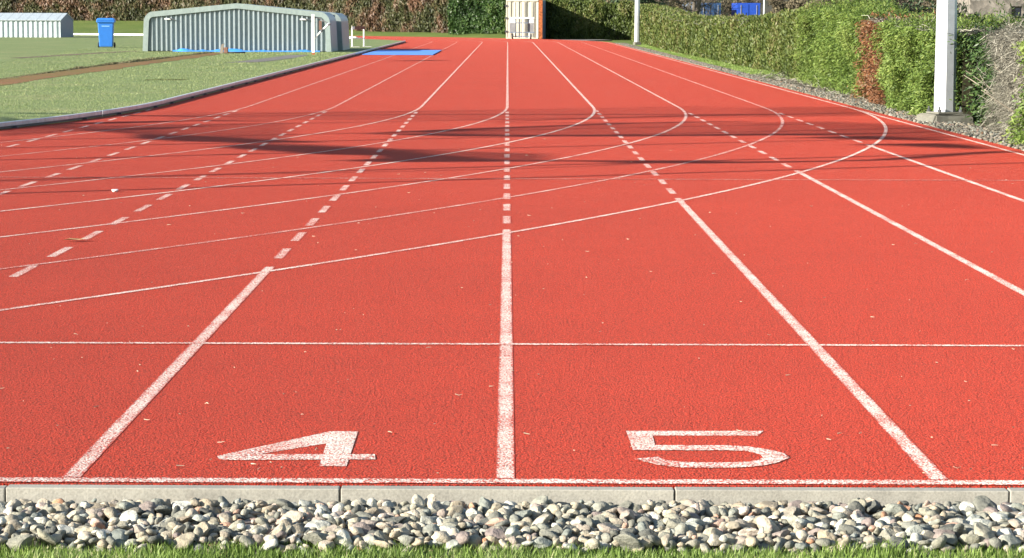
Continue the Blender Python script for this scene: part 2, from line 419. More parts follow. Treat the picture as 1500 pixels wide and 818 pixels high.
# ------------------------------------------------------------------ infield
inn = arc(CX, YT0, R0-.10, -100, 0, 90) + arc(CX, YT1, R0-.10, 0, 180, 90)
inn += arc(CX, YT0, R0-.10, 180, 260, 60)[:-1]
# the open side of the near bend is closed by the arc
infield = poly_sheet('infield_grass', inn, .012, M['field'], skirt=.1)
tag(infield, 'mown pale green grass infield inside the track', 'grass', kind='structure')
# dirt runway worn into the grass and the grey hard patch
def ragged(pts, amp, n=6):
    out = []
    for i in range(len(pts)):
        a, b = Vector(pts[i]), Vector(pts[(i+1) % len(pts)])
        for k in range(n):
            p = a.lerp(b, k/n); out.append((p.x + random.uniform(-amp, amp), p.y + random.uniform(-amp*4, amp*4)))
    return out
run = poly_sheet('dirt_runway', ragged([(-9.05, 44), (-9.15, 57), (-9.25, 66), (-9.25, 76), (-9.45, 82.6), (-9.95, 83.6), (-9.95, 72), (-10.05, 62), (-9.95, 53), (-9.8, 44)], .10, 9), .017, M['dirt'])
tag(run, 'brown bare dirt runway worn into the infield grass', 'dirt track', kind='structure')
slab = poly_sheet('hard_patch', ragged([(-7.5, 65.8), (-6.72, 67.1), (-6.3, 74.5), (-6.35, 79.5), (-7.0, 79.2), (-7.05, 74)], .05), .018, M['tarmac'])
tag(slab, 'grey tarmac patch in the grass before the corrugated cover', 'paving', kind='structure')
drn = poly_sheet('moss_patch', ragged([(-7.1, 48.3), (-6.3, 48.4), (-6.35, 49.4), (-7.05, 49.3)], .05), .016, mat_soil('moss', (.07, .085, .02), (.13, .14, .035), 6))
tag(drn, 'dark mossy sunken patch in the infield grass', 'moss', kind='structure')
path2 = poly_sheet('worn_path', ragged([(-14.5, 72.5), (-14.0, 71.8), (-13.0, 83.8), (-12.6, 85.6), (-13.2, 86.0), (-13.7, 83)], .08), .016, M['soil'])
tag(path2, 'narrow worn earth path beside the blue wheelie bin', 'path', kind='structure')

# ------------------------------------------------------------------ concrete kerb of the chute
kerb = empty('concrete_kerb', (0, YF-.028, 0)); tag(kerb, 'pale concrete edging kerb between start line and pebbles', 'kerb')
KL = .921; xk = gp(500, 712).x
for i in range(-4, 5):
    x0 = xk + i*KL + .001; x1 = x0 + KL - .003 - random.uniform(0, .002)
    b = MB().box(x0, x1, -.025, .024, -.20, 0)
    o = b.build('kerb_stone', M['concrete'], kerb, bevel=.003)
    o.location = (0, random.uniform(-.002, .002), random.uniform(-.0035, -.001)); o.rotation_euler = (0, random.uniform(-.002, .002), 0)

# ------------------------------------------------------------------ pebble strip in front
bed = poly_sheet('pebble_strip', [(-3.2, 6.08), (3.2, 6.08), (3.2, YF-.06), (-3.2, YF-.06)], -.092, M['bed'], skirt=.05)
tag(bed, 'strip of mixed grey and brown pebbles along the kerb', 'pebbles', kind='structure')
def stone_mesh(sub, seed):
    rr = random.Random(seed); bm = bmesh.new(); bmesh.ops.create_icosphere(bm, subdivisions=sub, radius=1)
    cuts = [(Vector((rr.gauss(0, 1), rr.gauss(0, 1), rr.gauss(0, 1))).normalized(), rr.uniform(.50, .92)) for _ in range(11)]
    off = Vector((rr.uniform(0, 50), rr.uniform(0, 50), rr.uniform(0, 50)))
    for v in bm.verts:
        for n_, d_ in cuts:
            e = v.co.dot(n_) - d_
            if e > 0: v.co -= n_*e*.97
    for v in bm.verts:
        nval = float(vnoise(np.array([list(v.co*1.7 + off)]))[0]); v.co *= .86 + .3*nval
    me = bpy.data.meshes.new('stone'); bm.to_mesh(me); bm.free()
    me.polygons.foreach_set('use_smooth', [True]*len(me.polygons)); me.set_sharp_from_angle(angle=R(30)); me.materials.append(M['stone'])
    return me
PROT_HI = [stone_mesh(3, 100+i) for i in range(14)]
PROT_LO = [stone_mesh(2, 200+i) for i in range(14)]
def arr(me):
    v = np.zeros(len(me.vertices)*3); me.vertices.foreach_get('co', v); f = np.zeros(len(me.polygons)*3, dtype=np.int32); me.polygons.foreach_get('vertices', f)
    return v.reshape(-1, 3), f.reshape(-1, 3)
LO = [arr(m) for m in PROT_LO]
# settle the pebbles one after the other on a height field
gx0, gx1, gy0, gy1, cell = -2.4, 2.4, 6.15, YF-.056, .008
nxh, nyh = int((gx1-gx0)/cell), int((gy1-gy0)/cell); H = np.full((nxh, nyh), -.092)
stones = []
def settle(a, b, c, tries=5, tgt=-.060):
    best = None
    for _ in range(tries):
        x = random.uniform(gx0+a*.7, gx1-a*.7); y = random.uniform(gy0+.01, gy1-b*.9)
        ix, iy = int((x-gx0)/cell), int((y-gy0)/cell); h = H[min(ix, nxh-1), min(iy, nyh-1)]
        if best is None or h < best[0]: best = (h, x, y)
    h, x, y = best
    yaw = random.uniform(0, math.pi); m = max(a, b)
    i0, i1 = max(0, int((x-m-gx0)/cell)), min(nxh, int((x+m-gx0)/cell)+1)
    j0, j1 = max(0, int((y-m-gy0)/cell)), min(nyh, int((y+m-gy0)/cell)+1)
    if y + b*abs(math.cos(yaw)) + a*abs(math.sin(yaw)) > gy1 + .02: return
    XX, YY = np.meshgrid(gx0+(np.arange(i0, i1)+.5)*cell-x, gy0+(np.arange(j0, j1)+.5)*cell-y, indexing='ij')
    u = (XX*math.cos(yaw)+YY*math.sin(yaw))/a; w = (-XX*math.sin(yaw)+YY*math.cos(yaw))/b; q = u*u+w*w; inside = q < 1
    if not inside.any(): return
    hs = H[i0:i1, j0:j1][inside]; z0 = np.percentile(hs, 62)
    zc = z0 + c*.72
    if zc + c > tgt + .05 - .016*sstep(gy1-.10, gy1, y): return
    top = zc + c*.9*np.sqrt(np.clip(1-q, 0, 1))
    H[i0:i1, j0:j1][inside] = np.maximum(hs, top[inside])
    stones.append((x, y, zc, a, b, c, yaw))
for i in range(6500):
    a = random.uniform(.010, .023); settle(a, a*random.uniform(.6, 1), a*random.uniform(.45, .85), 4)
for i in range(3000):
    a = random.triangular(.013, .043, .019); settle(a, a*random.uniform(.5, .95), a*random.uniform(.32, .75), 5)
for i in range(900):
    a = random.uniform(.009, .016); settle(a, a*random.uniform(.6, 1), a*random.uniform(.5, .9), 5)
def vis(s_):
    x, y, z, a, b, c, _ = s_
    ix, iy = min(int((x-gx0)/cell), nxh-1), min(int((y-gy0)/cell), nyh-1)
    shown = 1.0 if z + c*.9 >= H[ix, iy] - .006 else .15
    return a*(b+c)*shown*(1.0 if abs(x) < 1.55 else .35)
stones.sort(key=vis, reverse=True)
def stone_rot(yaw): return Matrix.Rotation(yaw, 4, 'Z') @ Matrix.Rotation(random.gauss(0, .38), 4, 'X') @ Matrix.Rotation(random.gauss(0, .38), 4, 'Y')
for s_ in stones[:300]:
    x, y, z, a, b, c, yaw = s_
    o = link(bpy.data.objects.new('stone', random.choice(PROT_HI)), bed)
    o.matrix_basis = Matrix.Translation((x, y, z)) @ stone_rot(yaw) @ Matrix.Diagonal((a*1.08, b*1.08, c*1.1, 1))
def joined_stones(name, lst, parent, protos=LO, mat=None):
    Vs, Fs, rn, b = [], [], [], 0
    for x, y, z, a, bb, c, yaw in lst:
        v, f = random.choice(protos); m = np.array((Matrix.Translation((x, y, z)) @ stone_rot(yaw) @ Matrix.Diagonal((a*1.08, bb*1.08, c*1.1, 1))))
        Vs.append(v @ m[:3, :3].T + m[:3, 3]); Fs.append(f + b); rn.append(np.full(len(v), random.random())); b += len(v)
    o = npmesh(name, np.concatenate(Vs), np.concatenate(Fs), mat or M['stones'], parent, {'rnd': np.concatenate(rn)}, smooth=True)
    o['kind'] = 'stuff'; return o
def buried(s_):
    ix, iy = min(int((s_[0]-gx0)/cell), nxh-1), min(int((s_[1]-gy0)/cell), nyh-1); w_ = H[max(0, ix-1):ix+2, max(0, iy-1):iy+2]
    return s_[2] + s_[5] < w_.min() - .012
joined_stones('small_stones', [q for q in stones[300:] if not buried(q) and (abs(q[0]) < 1.9 or q[3] > .014)], bed)

# ------------------------------------------------------------------ gravel beside the track
def ico_arr(seed):
    rr = random.Random(seed); bm = bmesh.new(); bmesh.ops.create_icosphere(bm, subdivisions=1, radius=1)
    for v in bm.verts: v.co *= rr.uniform(.75, 1.1)
    bm.faces.ensure_lookup_table(); bm.verts.ensure_lookup_table()
    v = np.array([list(q.co) for q in bm.verts]); f = np.array([[q.index for q in t.verts] for t in bm.faces]); bm.free(); return v, f
ICO = [ico_arr(i) for i in range(10)]
HB = [(20, 5.50), (26.5, 5.50), (29, 5.60), (33.7, 5.50), (38.6, 5.58), (44.4, 5.78), (51, 5.98), (58.5, 6.26), (65, 6.2), (77, 6.1), (92, 6.05), (117, 6.45), (141.5, 7.1)]
def hedge_x(Y): return np.interp(Y, [q[0] for q in HB], [q[1] for q in HB])
def grav_out(Y): return np.interp(Y, [18, 27, 30, 35, 50, 68, 118], [5.62, 5.56, 5.52, 5.42, 5.38, 5.38, 5.5])
pts = [(XE+.004, 18)] + [(XE+.004, y) for y in range(22, 122, 4)] + [(grav_out(y), y) for y in range(118, 17, -4)]
gv = poly_sheet('gravel_strip', pts, -.014, M['bed'], skirt=.05)
tag(gv, 'narrow grey gravel strip between red track and hedge', 'gravel', kind='structure')
lst = []
while len(lst) < 14500:
    y = 20 + 98*random.random()**1.9; x0, x1 = XE+.01, grav_out(y)
    x = random.uniform(x0, x1+.05); a = random.uniform(.012, .030)*(1 if y < 60 else 1.35)
    lst.append((x, y, -.008 + random.uniform(0, .014), a, a*random.uniform(.6, 1), a*random.uniform(.5, .8), random.uniform(0, 3.1)))
joined_stones('loose_gravel', lst, gv, ICO, M['gravel'])
# soil under the hedge
pts = [(grav_out(y)-.02, y) for y in range(20, 56, 4)] + [(hedge_x(y)+.4, y) for y in range(52, 19, -4)]
so = poly_sheet('hedge_soil', pts, -.010, M['soil'], skirt=.04)
tag(so, 'bare brown soil and litter at the foot of the near hedge', 'soil', kind='structure')

# ------------------------------------------------------------------ foliage builders
def flakes(name, C, A, B, mat, parent, rnd, fold=0.0):
    """diamond leaves: centre C, half length vector A, half width vector B"""
    n = len(C); V = np.empty((n, 4, 3)); V[:, 0] = C - A; V[:, 1] = C - B + .15*A; V[:, 2] = C + A; V[:, 3] = C + B + .15*A
    F = np.arange(n*4).reshape(n, 4)
    return npmesh(name, V.reshape(-1, 3), F, mat, parent, {'rnd': np.repeat(rnd, 4)})
def rand_unit(n):
    v = rng.normal(size=(n, 3)); return v/np.linalg.norm(v, axis=1, keepdims=True)
def norm(v): return v/np.maximum(np.linalg.norm(v, axis=-1, keepdims=True), 1e-9)
def wall_points(path, hts, depth, n, zfun=None, weights=None):
    """points on the near face, the top and the far face of a hedge that follows path (ground line of the near face)
       path: list of (x,y); hts: list of heights. returns P, N (outward), t along"""
    P = np.array(path, float); seg = np.diff(P, axis=0); ln = np.linalg.norm(seg, axis=1); cum = np.concatenate([[0], np.cumsum(ln)])
    u = rng.random(n)
    if weights is not None:
        wl = np.interp((cum[:-1]+cum[1:])/2/cum[-1], [0, 1], weights)*ln; cw = np.concatenate([[0], np.cumsum(wl)])/wl.sum()
        s_ = np.interp(u, cw, cum)
    else: s_ = u*cum[-1]
    x = np.interp(s_, cum, P[:, 0]); y = np.interp(s_, cum, P[:, 1]); h = np.interp(s_, cum, hts)
    i = np.clip(np.searchsorted(cum, s_, side='right')-1, 0, len(seg)-1); t = seg[i]/ln[i][:, None]
    out = np.stack([t[:, 1], -t[:, 0], np.zeros(n)], 1)     # to the right of the path direction
    q = rng.random(n)*(1 + .45 + .22); face = q < 1; top = (q >= 1) & (q < 1.45); bk = q >= 1.45
    z = np.where(face | bk, rng.random(n)*h, h); d = np.where(face, 0, np.where(top, rng.random(n)*depth, depth))
    Pt = np.stack([x, y, z], 1) - out*d[:, None]
    N = np.where(face[:, None], out, np.where(bk[:, None], -out, np.array([0, 0, 1.0])))
    g = ground_z(Pt[:, 0], Pt[:, 1]) if zfun is None else zfun(Pt[:, 0], Pt[:, 1]); Pt[:, 2] += g
    return Pt, N, s_/cum[-1], t, z/np.maximum(h, .01)
def core_wall(name, path, hts, depth, inset, parent, mat, jitter=.05):  # added dark solid behind the leaves that blocks light
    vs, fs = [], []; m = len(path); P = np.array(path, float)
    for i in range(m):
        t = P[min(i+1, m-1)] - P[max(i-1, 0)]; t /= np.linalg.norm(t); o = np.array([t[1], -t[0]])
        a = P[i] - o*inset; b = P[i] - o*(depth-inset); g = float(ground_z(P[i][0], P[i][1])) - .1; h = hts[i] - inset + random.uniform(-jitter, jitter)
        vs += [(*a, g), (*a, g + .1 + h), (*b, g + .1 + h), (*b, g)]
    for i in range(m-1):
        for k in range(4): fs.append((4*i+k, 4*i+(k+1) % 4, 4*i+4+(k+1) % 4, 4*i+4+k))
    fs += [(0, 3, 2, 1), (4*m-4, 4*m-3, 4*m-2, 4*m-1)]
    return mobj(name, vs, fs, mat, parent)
def resample(path, hts, step):
    P = np.array(path, float); cum = np.concatenate([[0], np.cumsum(np.linalg.norm(np.diff(P, axis=0), axis=1))]); n = max(2, int(cum[-1]/step)+1)
    s_ = np.linspace(0, cum[-1], n); hh = np.interp(s_, cum, hts)
    return [(np.interp(v, cum, P[:, 0]), np.interp(v, cum, P[:, 1])) for v in s_], list(hh)
def hedge(name, label, path, hts, depth, n, size, mat, style='clipped', rough=.08, weights=None, inset=.16, lump=2.2, group=None, topmat=None, ntop=0):
    root = empty(name, (path[0][0], path[0][1], float(ground_z(*path[0])))); root.matrix_world = Matrix.Translation(root.location)
    tag(root, label, 'hedge' if 'hedge' in name else 'shrub', group)
    off = np.array(root.location)
    path, hts = resample(path, hts, .6 if len(path) < 9 else 1.2)
    hts = [h + .05*math.sin(i*1.7) + random.uniform(-.03, .03) for i, h in enumerate(hts)]
    P, N, s_, t, zf = wall_points(path, hts, depth, n, weights=weights)
    lum = vnoise(P*lump) ; lum2 = vnoise(P*lump*3.1 + 40)
    disp = (lum-.5)*2*rough*1.6 + (lum2-.5)*2*rough*.8 + rng.normal(size=n)*rough*.35 - np.abs(rng.normal(size=n))*rough*.6
    P = P + N*disp[:, None]; P[:, 2] += np.where(N[:, 2] > .5, 0, 0)
    per = norm(P - np.array([0, 0, CAM_H])); dist = np.linalg.norm(P - np.array([0, 0, CAM_H]), axis=1)
    sz = size*(0.6 + .8*rng.random(n))
    if weights is not None: sz = sz*np.clip(dist/60, .8, 1.7)
    T3 = np.concatenate([t, np.zeros((n, 1))], 1)
    if style == 'spray':       # drooping fan shaped cypress sprays, long side along the hedge
        A = norm(T3*rng.normal(size=(n, 1)) + N*.55*rng.random((n, 1)) + np.array([0, 0, -.25]) + rand_unit(n)*.35)
        B = norm(np.cross(A, N + rand_unit(n)*.7)); A = A*sz[:, None]; B = B*(sz*.24)[:, None]
    elif style == 'clipped':   # short upright shoots cut to one plane
        A = norm(np.array([0, 0, .9]) + rand_unit(n)*.75 + N*.3); B = norm(np.cross(A, N + rand_unit(n)*.8)); A = A*sz[:, None]; B = B*(sz*.42)[:, None]
    else:                      # broad leaves in all directions
        A = norm(rand_unit(n) + N*.2); B = norm(np.cross(A, N + rand_unit(n)*.9)); A = A*sz[:, None]; B = B*(sz*.6)[:, None]
    rnd = np.clip(.5 + (lum-.5)*.7 + (lum2-.5)*.5 + rng.normal(size=n)*.2, 0, 1)
    flakes('foliage', P-off, A, B, mat, root, rnd)
    c = core_wall('dark_core', [(p[0]-off[0], p[1]-off[1]) for p in path], hts, depth, inset, root, M['core'])
    for v in c.data.vertices: v.co.z += 0 if False else 0
    # the core was built on absolute ground heights of shifted points; set it back on the real ground
    for i, v in enumerate(c.data.vertices):
        q = path[i//4]; gz = float(ground_z(q[0], q[1])); h = hts[i//4] - inset
        v.co.z = (gz - .1 if i % 4 in (0, 3) else gz + h) - off[2]
    return root

G_ = lambda *s: [(p, c) for p, c in s]
M['cypress'] = mat_leaf('cypress', G_((0, (.030, .060, .012)), (.35, (.085, .14, .024)), (.7, (.145, .215, .042)), (1, (.23, .29, .075))), .25)
M['clip'] = mat_leaf('clipped_conifer', G_((0, (.035, .055, .012)), (.4, (.075, .108, .021)), (.75, (.118, .148, .034)), (1, (.165, .15, .058))), .2)
M['brownhedge'] = mat_leaf('thin_hedge', G_((0, (.022, .028, .010)), (.4, (.052, .062, .022)), (.75, (.085, .085, .035)), (1, (.13, .10, .06))), .15,
                           stops2=G_((0, (.035, .020, .012)), (.5, (.11, .062, .036)), (1, (.17, .095, .06))))
M['darkleaf'] = mat_leaf('dark_laurel', G_((0, (.012, .030, .008)), (.5, (.035, .075, .018)), (.85, (.065, .12, .03)), (1, (.11, .16, .05))), .2, .45)
M['deadleaf'] = mat_leaf('dead_conifer', G_((0, (.05, .027, .016)), (.4, (.15, .064, .028)), (.8, (.25, .105, .043)), (1, (.24, .17, .11))), .15)
M['twig'] = mat_leaf('dry_twigs', G_((0, (.03, .027, .022)), (.4, (.12, .113, .092)), (.75, (.30, .285, .235)), (1, (.48, .46, .39))), .0, .85, .2)

# right hand hedge, far to near; the path runs towards the camera so that its right side... faces the track
def hp(y0, y1, step=3.0, dx=0.0):
    n = max(2, int(abs(y1-y0)/step)+1); return [(float(hedge_x(y))+dx, float(y)) for y in np.linspace(max(y0, y1), min(y0, y1), n)]
def hh(path): return [float(np.interp(p[1], [26, 30, 34, 40, 43, 47, 50, 60, 71, 87, 95, 105, 120, 141], [1.18, 1.18, 1.22, 1.34, 1.43, 1.46, 1.45, 1.31, 1.17, 1.20, 1.33, 1.50, 1.74, 1.92])) for p in path]
pth = hp(49, 141.0)
hedge('clipped_hedge', 'long clipped green conifer hedge with straight face beside the track', pth, hh(pth), 1.1, 185000, .038, M['clip'], 'clipped', .055, weights=(.55, 3.2), lump=1.6)
pth = hp(39.25, 50.2, 1.0, .02)
hedge('cypress_shrub', 'bushy bright green cypress between clipped hedge and dead brown strip', pth, [h-.02 for h in hh(pth)], 1.1, 115000, .034, M['cypress'], 'spray', .15, lump=2.0)
pth = hp(36.6, 39.4, .4, -.02)
hedge('dead_shrub', 'dead rust brown conifer strip between two green cypresses', pth, [h-.10 for h in hh(pth)], 1.0, 14000, .032, M['deadleaf'], 'spray', .13, lump=3, inset=.3)
pth = hp(31.1, 36.8, 1.0, 0)
hedge('cypress_shrub', 'bushy bright green cypress directly behind the thick lamp column', pth, [h-.06 for h in hh(pth)], 1.1, 105000, .030, M['cypress'], 'spray', .14, lump=2.2)
pth = hp(28.7, 31.2, .5, .24)
hedge('dark_shrub', 'dark green gappy conifer right beside the thick lamp column', pth, [h-.10 for h in hh(pth)], 1.0, 14000, .038, M['darkleaf'], 'spray', .28, lump=3.0, inset=.5)
pth = hp(22.5, 25.9, .5, -.14)
hedge('green_shrub', 'green conifer growing past the grey leafless bush', pth, [1.05]*len(pth), .9, 34000, .036, M['cypress'], 'spray', .13, lump=2.6)
# grey leafless bush
def twig_mesh(P0, D, Ln, w, rnd, name, mat, parent, bend=.35):
    n = len(P0); side = norm(np.cross(D, rand_unit(n))); s2 = norm(np.cross(D, side)); mid = P0 + D*(Ln*.5)[:, None] + s2*(Ln*bend*rng.normal(size=n)*.4)[:, None]; end = P0 + D*Ln[:, None] + side*(Ln*bend*rng.normal(size=n)*.4)[:, None]
    V = np.empty((n, 9, 3))
    for j, (Q, ww) in enumerate(((P0, 1.0), (mid, .8), (end, .35))):
        for k in range(3):
            an = 2*math.pi*k/3; V[:, 3*j+k] = Q + (side*math.cos(an) + s2*math.sin(an))*(w*ww)[:, None]
    f = []
    for j in range(2):
        for k in range(3): f.append([3*j+k, 3*j+(k+1) % 3, 3*j+3+(k+1) % 3, 3*j+3+k])
    F = (np.arange(n)[:, None, None]*9 + np.array(f)[None]).reshape(-1, 4)
    return npmesh(name, V.reshape(-1, 3), F, mat, parent, {'rnd': np.repeat(rnd, 9)})
bb = empty('bare_bush', (5.6, 27.5, -.085)); tag(bb, 'grey leafless bush of dense dry twigs at the track edge', 'shrub'); ob = np.array(bb.location)
pth, hts_ = resample(hp(25.6, 29.0, .5, .0), hh(hp(25.6, 29.0, .5)), .5)
P, N, s_, t, zf = wall_points(pth, [h-.03 for h in hts_], .9, 12500)
keep = ~((P[:, 1] > 28.5) & (P[:, 2] < 1.0) & (rng.random(len(P)) < .8)); P, N = P[keep], N[keep]; n = len(P)
P = P + N*((vnoise(P*3)-.5)*.3 - np.abs(rng.normal(size=n))*.08)[:, None]
D = norm(rand_unit(n)*.8 + N*.3 + np.array([-.1, -.4, -.45])); Ln = .05 + .14*rng.random(n)
twig_mesh(P-ob, D, Ln, .0015 + .003*rng.random(n), rng.random(n), 'twigs', M['twig'], bb)
core_pts = [(p[0]-ob[0], p[1]-ob[1]) for p in pth if p[1] < 28.5]
c = core_wall('dark_core', core_pts, [1.0]*len(core_pts), .9, .22, bb, M['core'])
for i, v in enumerate(c.data.vertices): v.co.z = -.1 if i % 4 in (0, 3) else 1.05
for i in range(16):
    y = random.uniform(25.8, 29.8); x = float(hedge_x(y)) + random.uniform(.15, .5)
    p0 = Vector((x, y, 0)) - Vector(ob); p0.z = .0; pts_ = [p0]
    d = Vector((random.uniform(-.5, .1), random.uniform(-.2, .5), 1.0)).normalized()
    for k in range(5):
        pts_.append(pts_[-1] + d*random.uniform(.14, .24)); d = (d + Vector((random.uniform(-.4, .2), random.uniform(-.4, .4), random.uniform(-.2, .2)))).normalized()
    MB().tube(pts_, [.016, .014, .012, .009, .006, .003], 5).build('branch', M['palebark'], bb, smooth=True)
# dry clippings along the top of the hedge
for lab, y0, y1, nn in (('pale dry clippings lying on the dipped top of the clipped hedge', 64, 100, 5200), ('pale dry clippings along the top of the near cypress hedge', 30.5, 39.5, 3000)):
    y = rng.uniform(y0, y1, nn); x = hedge_x(y) + rng.uniform(.12, 1.05, nn); z = np.array(hh([(0, v) for v in y])) - .085 + rng.uniform(-.03, .03, nn)
    P = np.stack([x, y, z], 1); D = norm(rand_unit(nn)*np.array([1, 1, .2])); far = y.mean()/45
    o = twig_mesh(P, D, (.08+.14*rng.random(nn))*max(1, far*.8), (.004+.003*rng.random(nn))*max(1, far), rng.random(nn), 'hedge_clippings', M['twig'], None); tag(o, lab, 'clippings', kind='stuff')

# back hedges
bp = [(-62, 190), (-40, 187), (-25, 179), (-13, 168), (-7, 159), (-3.6, 152.8)]
hedge('thin_brown_hedge', 'tall patchy brown and dull green hedge behind the far bend', [tuple(p) for p in bp], [3.4, 3.5, 3.4, 3.1, 2.9, 2.6], 1.6, 95000, .115, M['brownhedge'], 'clipped', .16, lump=1.0, inset=.3)
hedge('dark_clipped_hedge', 'dark green clipped hedge block left of the cream container', [(-3.6, 150.6), (-.1, 148.6)], [2.75, 2.7], 2.2, 34000, .075, M['darkleaf'], 'leaf', .16, lump=1.2, inset=.3)
hedge('back_hedge', 'green hedge behind the cream container with a slanting shadow on it', [(-.1, 147.4), (2.2, 142.6), (7.3, 141.4)], [2.35, 2.3, 1.95], 1.4, 44000, .075, M['clip'], 'clipped', .14, lump=1.2, inset=.25)

# ------------------------------------------------------------------ grass blades
def blades(name, label, X, Y, z, hgt, w, mat, lean=.5):
    n = len(X); az = rng.uniform(0, 2*np.pi, n); d = np.stack([np.cos(az), np.sin(az), np.zeros(n)], 1); s_ = np.stack([-np.sin(az), np.cos(az), np.zeros(n)], 1)
    z = np.broadcast_to(z, (n,)); b = np.stack([X, Y, z], 1); le = (lean*hgt*rng.random(n))[:, None]; up_ = np.array([0, 0, 1.0])
    V = np.empty((n, 5, 3)); V[:, 0] = b - s_*w[:, None]; V[:, 1] = b + s_*w[:, None]; m = b + d*le*.35 + up_*(hgt*.6)[:, None]
    V[:, 2] = m + s_*(w*.8)[:, None]; V[:, 3] = m - s_*(w*.8)[:, None]; V[:, 4] = b + d*le + up_*hgt[:, None]
    i = np.arange(n)*5; F = np.concatenate([np.stack([i, i+1, i+2], 1), np.stack([i, i+2, i+3], 1), np.stack([i+3, i+2, i+4], 1)])
    rnd = np.clip(.45 + .5*(vnoise(np.stack([X*3, Y*3, z], 1))-.5) + rng.normal(size=n)*.22, 0, 1)
    o = npmesh(name, V.reshape(-1, 3), F, mat, None, {'rnd': np.repeat(rnd, 5)}); tag(o, label, 'grass', kind='stuff'); return o
# front verge with a ragged upper edge
n = 70000; X = rng.uniform(-2.0, 2.0, n); edge = 6.222 + .05*(vnoise(np.stack([X*2.3, X*0, X*0], 1))-.5) + .05*(vnoise(np.stack([X*9, X*0+5, X*0], 1))-.5)
Y = edge - .75*rng.random(n)**1.2; cl = vnoise(np.stack([X*14, Y*14, X*0], 1))
hgt = (.014 + .026*rng.random(n))*(.6 + .7*cl)*np.clip((edge-Y)/.05 + .45, .3, 1)
blades('verge_grass', 'bright green grass blades below the pebble strip', X, Y, -.068, hgt, .0011 + .0010*rng.random(n), M['blade'], .8)
# infield tufts where the field lies nearest
n = 75000; u = rng.random(n)**1.6; Y = 26 + 74*u; Xk = np.where(Y < YT0, CX + np.sqrt(np.maximum((R0-.12)**2 - (Y-YT0)**2, 0)), CX+R0-.12); X = Xk - rng.random(n)**1.1*np.clip(2.5 + Y*.09, 0, 12)
ok = ~((X > -10.0) & (X < -9.1) & (Y > 46) & (Y < 84)); ok &= ~((X > -7.3) & (X < -6.3) & (Y > 66.5) & (Y < 79)); ok &= ~((Y > 85.3) & (X > -13)); X, Y = X[ok], Y[ok]; n = len(X)
cl = vnoise(np.stack([X*3, Y*1.5, X*0], 1)); near = np.clip(Y/45, .7, 2.2)
hgt = (.008 + .014*rng.random(n))*(.5+.9*cl)*near**.5*np.clip(1.6-(Xk[ok]-X)*.12, .5, 1.2)
blades('infield_tufts', 'short pale green tufts along the inner edge of the track', X, Y, .012, hgt, (.0025+.003*rng.random(n))*near, M['field_blade'], .7)
# curled turf along the runway
n = 9000; Y = 44 + 40*rng.random(n); X = np.interp(Y, [44, 53, 62, 72, 84], [-9.82, -9.97, -10.07, -9.97, -9.95]) - .12*rng.random(n)
o = blades('turf_edge', 'raised ragged turf edge beside the brown dirt runway', X, Y, .012, .015+.05*rng.random(n)*vnoise(np.stack([X, Y*.6, X*0], 1))*1.4, .006+.006*rng.random(n), mat_leaf('dull_turf', G_((0, (.05, .05, .025)), (.5, (.11, .11, .05)), (1, (.25, .2, .12))), .1), .8)

# ------------------------------------------------------------------ aluminium inner kerb rail
rail = empty('kerb_rail', (CX+R0, YT0, 0)); tag(rail, 'low grey metal kerb rail along the inner edge of the track', 'kerb rail')
ro_ = Vector(rail.location)
def rail_xy(s_):   # s<0 on the near bend, then the straight
    if s_ < 0: a = s_/(R0-.05); return Vector((CX+(R0-.05)*math.cos(a), YT0+(R0-.05)*math.sin(a), 0))
    return Vector((CX+R0-.05, YT0+s_, 0))
s_ = -24.0
while s_ < YT1-YT0-.5:
    ln = min(3.98, YT1-YT0-s_); k = 6 if s_ < 0 else 2
    pts_ = [rail_xy(s_ + .01 + (ln-.012)*i/k) - ro_ + Vector((random.uniform(-.004, .004) if 0 < i < k else 0, 0, .052)) for i in range(k+1)]
    MB().tube(pts_, .036, 4, ph=math.pi/4).build('rail_section', M['alu'], rail, bevel=.006)
    MB().tube([p - Vector((-.004, 0, .036)) for p in pts_], .018, 4, ph=math.pi/4).build('rail_shadow_strip', M['dkmetal'], rail)  # dark strip added for the shadow under the rail
    for q in (.2, .8):
        p = rail_xy(s_+ln*q) - ro_; MB().box(p.x-.005, p.x+.06, p.y-.04, p.y+.04, -.01, .022).build('rail_foot', M['dkmetal'], rail)
    s_ += 4.0
wk = empty('white_kerb', (CX, YT1+R0, 0)); tag(wk, 'white painted kerb along the inside of the far bend', 'kerb'); ow = Vector(wk.location)
for i in range(9, 60):
    a0, a1 = 3*i*.9, 3*(i+1)*.9 - .03; b = MB()
    p = [Vector((*q, 0)) - ow for q in arc(CX, YT1, R0-.03, a0, a1, 1)]; q_ = [Vector((*q, 0)) - ow for q in arc(CX, YT1, R0-.13, a0, a1, 1)]
    z = Vector((0, 0, .11)); b.add([p[0], p[1], q_[1], q_[0], p[0]+z, p[1]+z, q_[1]+z, q_[0]+z], [(3, 2, 1, 0), (4, 5, 6, 7), (0, 1, 5, 4), (1, 2, 6, 5), (2, 3, 7, 6), (3, 0, 4, 7)])
    b.build('kerb_section', M['white'], wk)

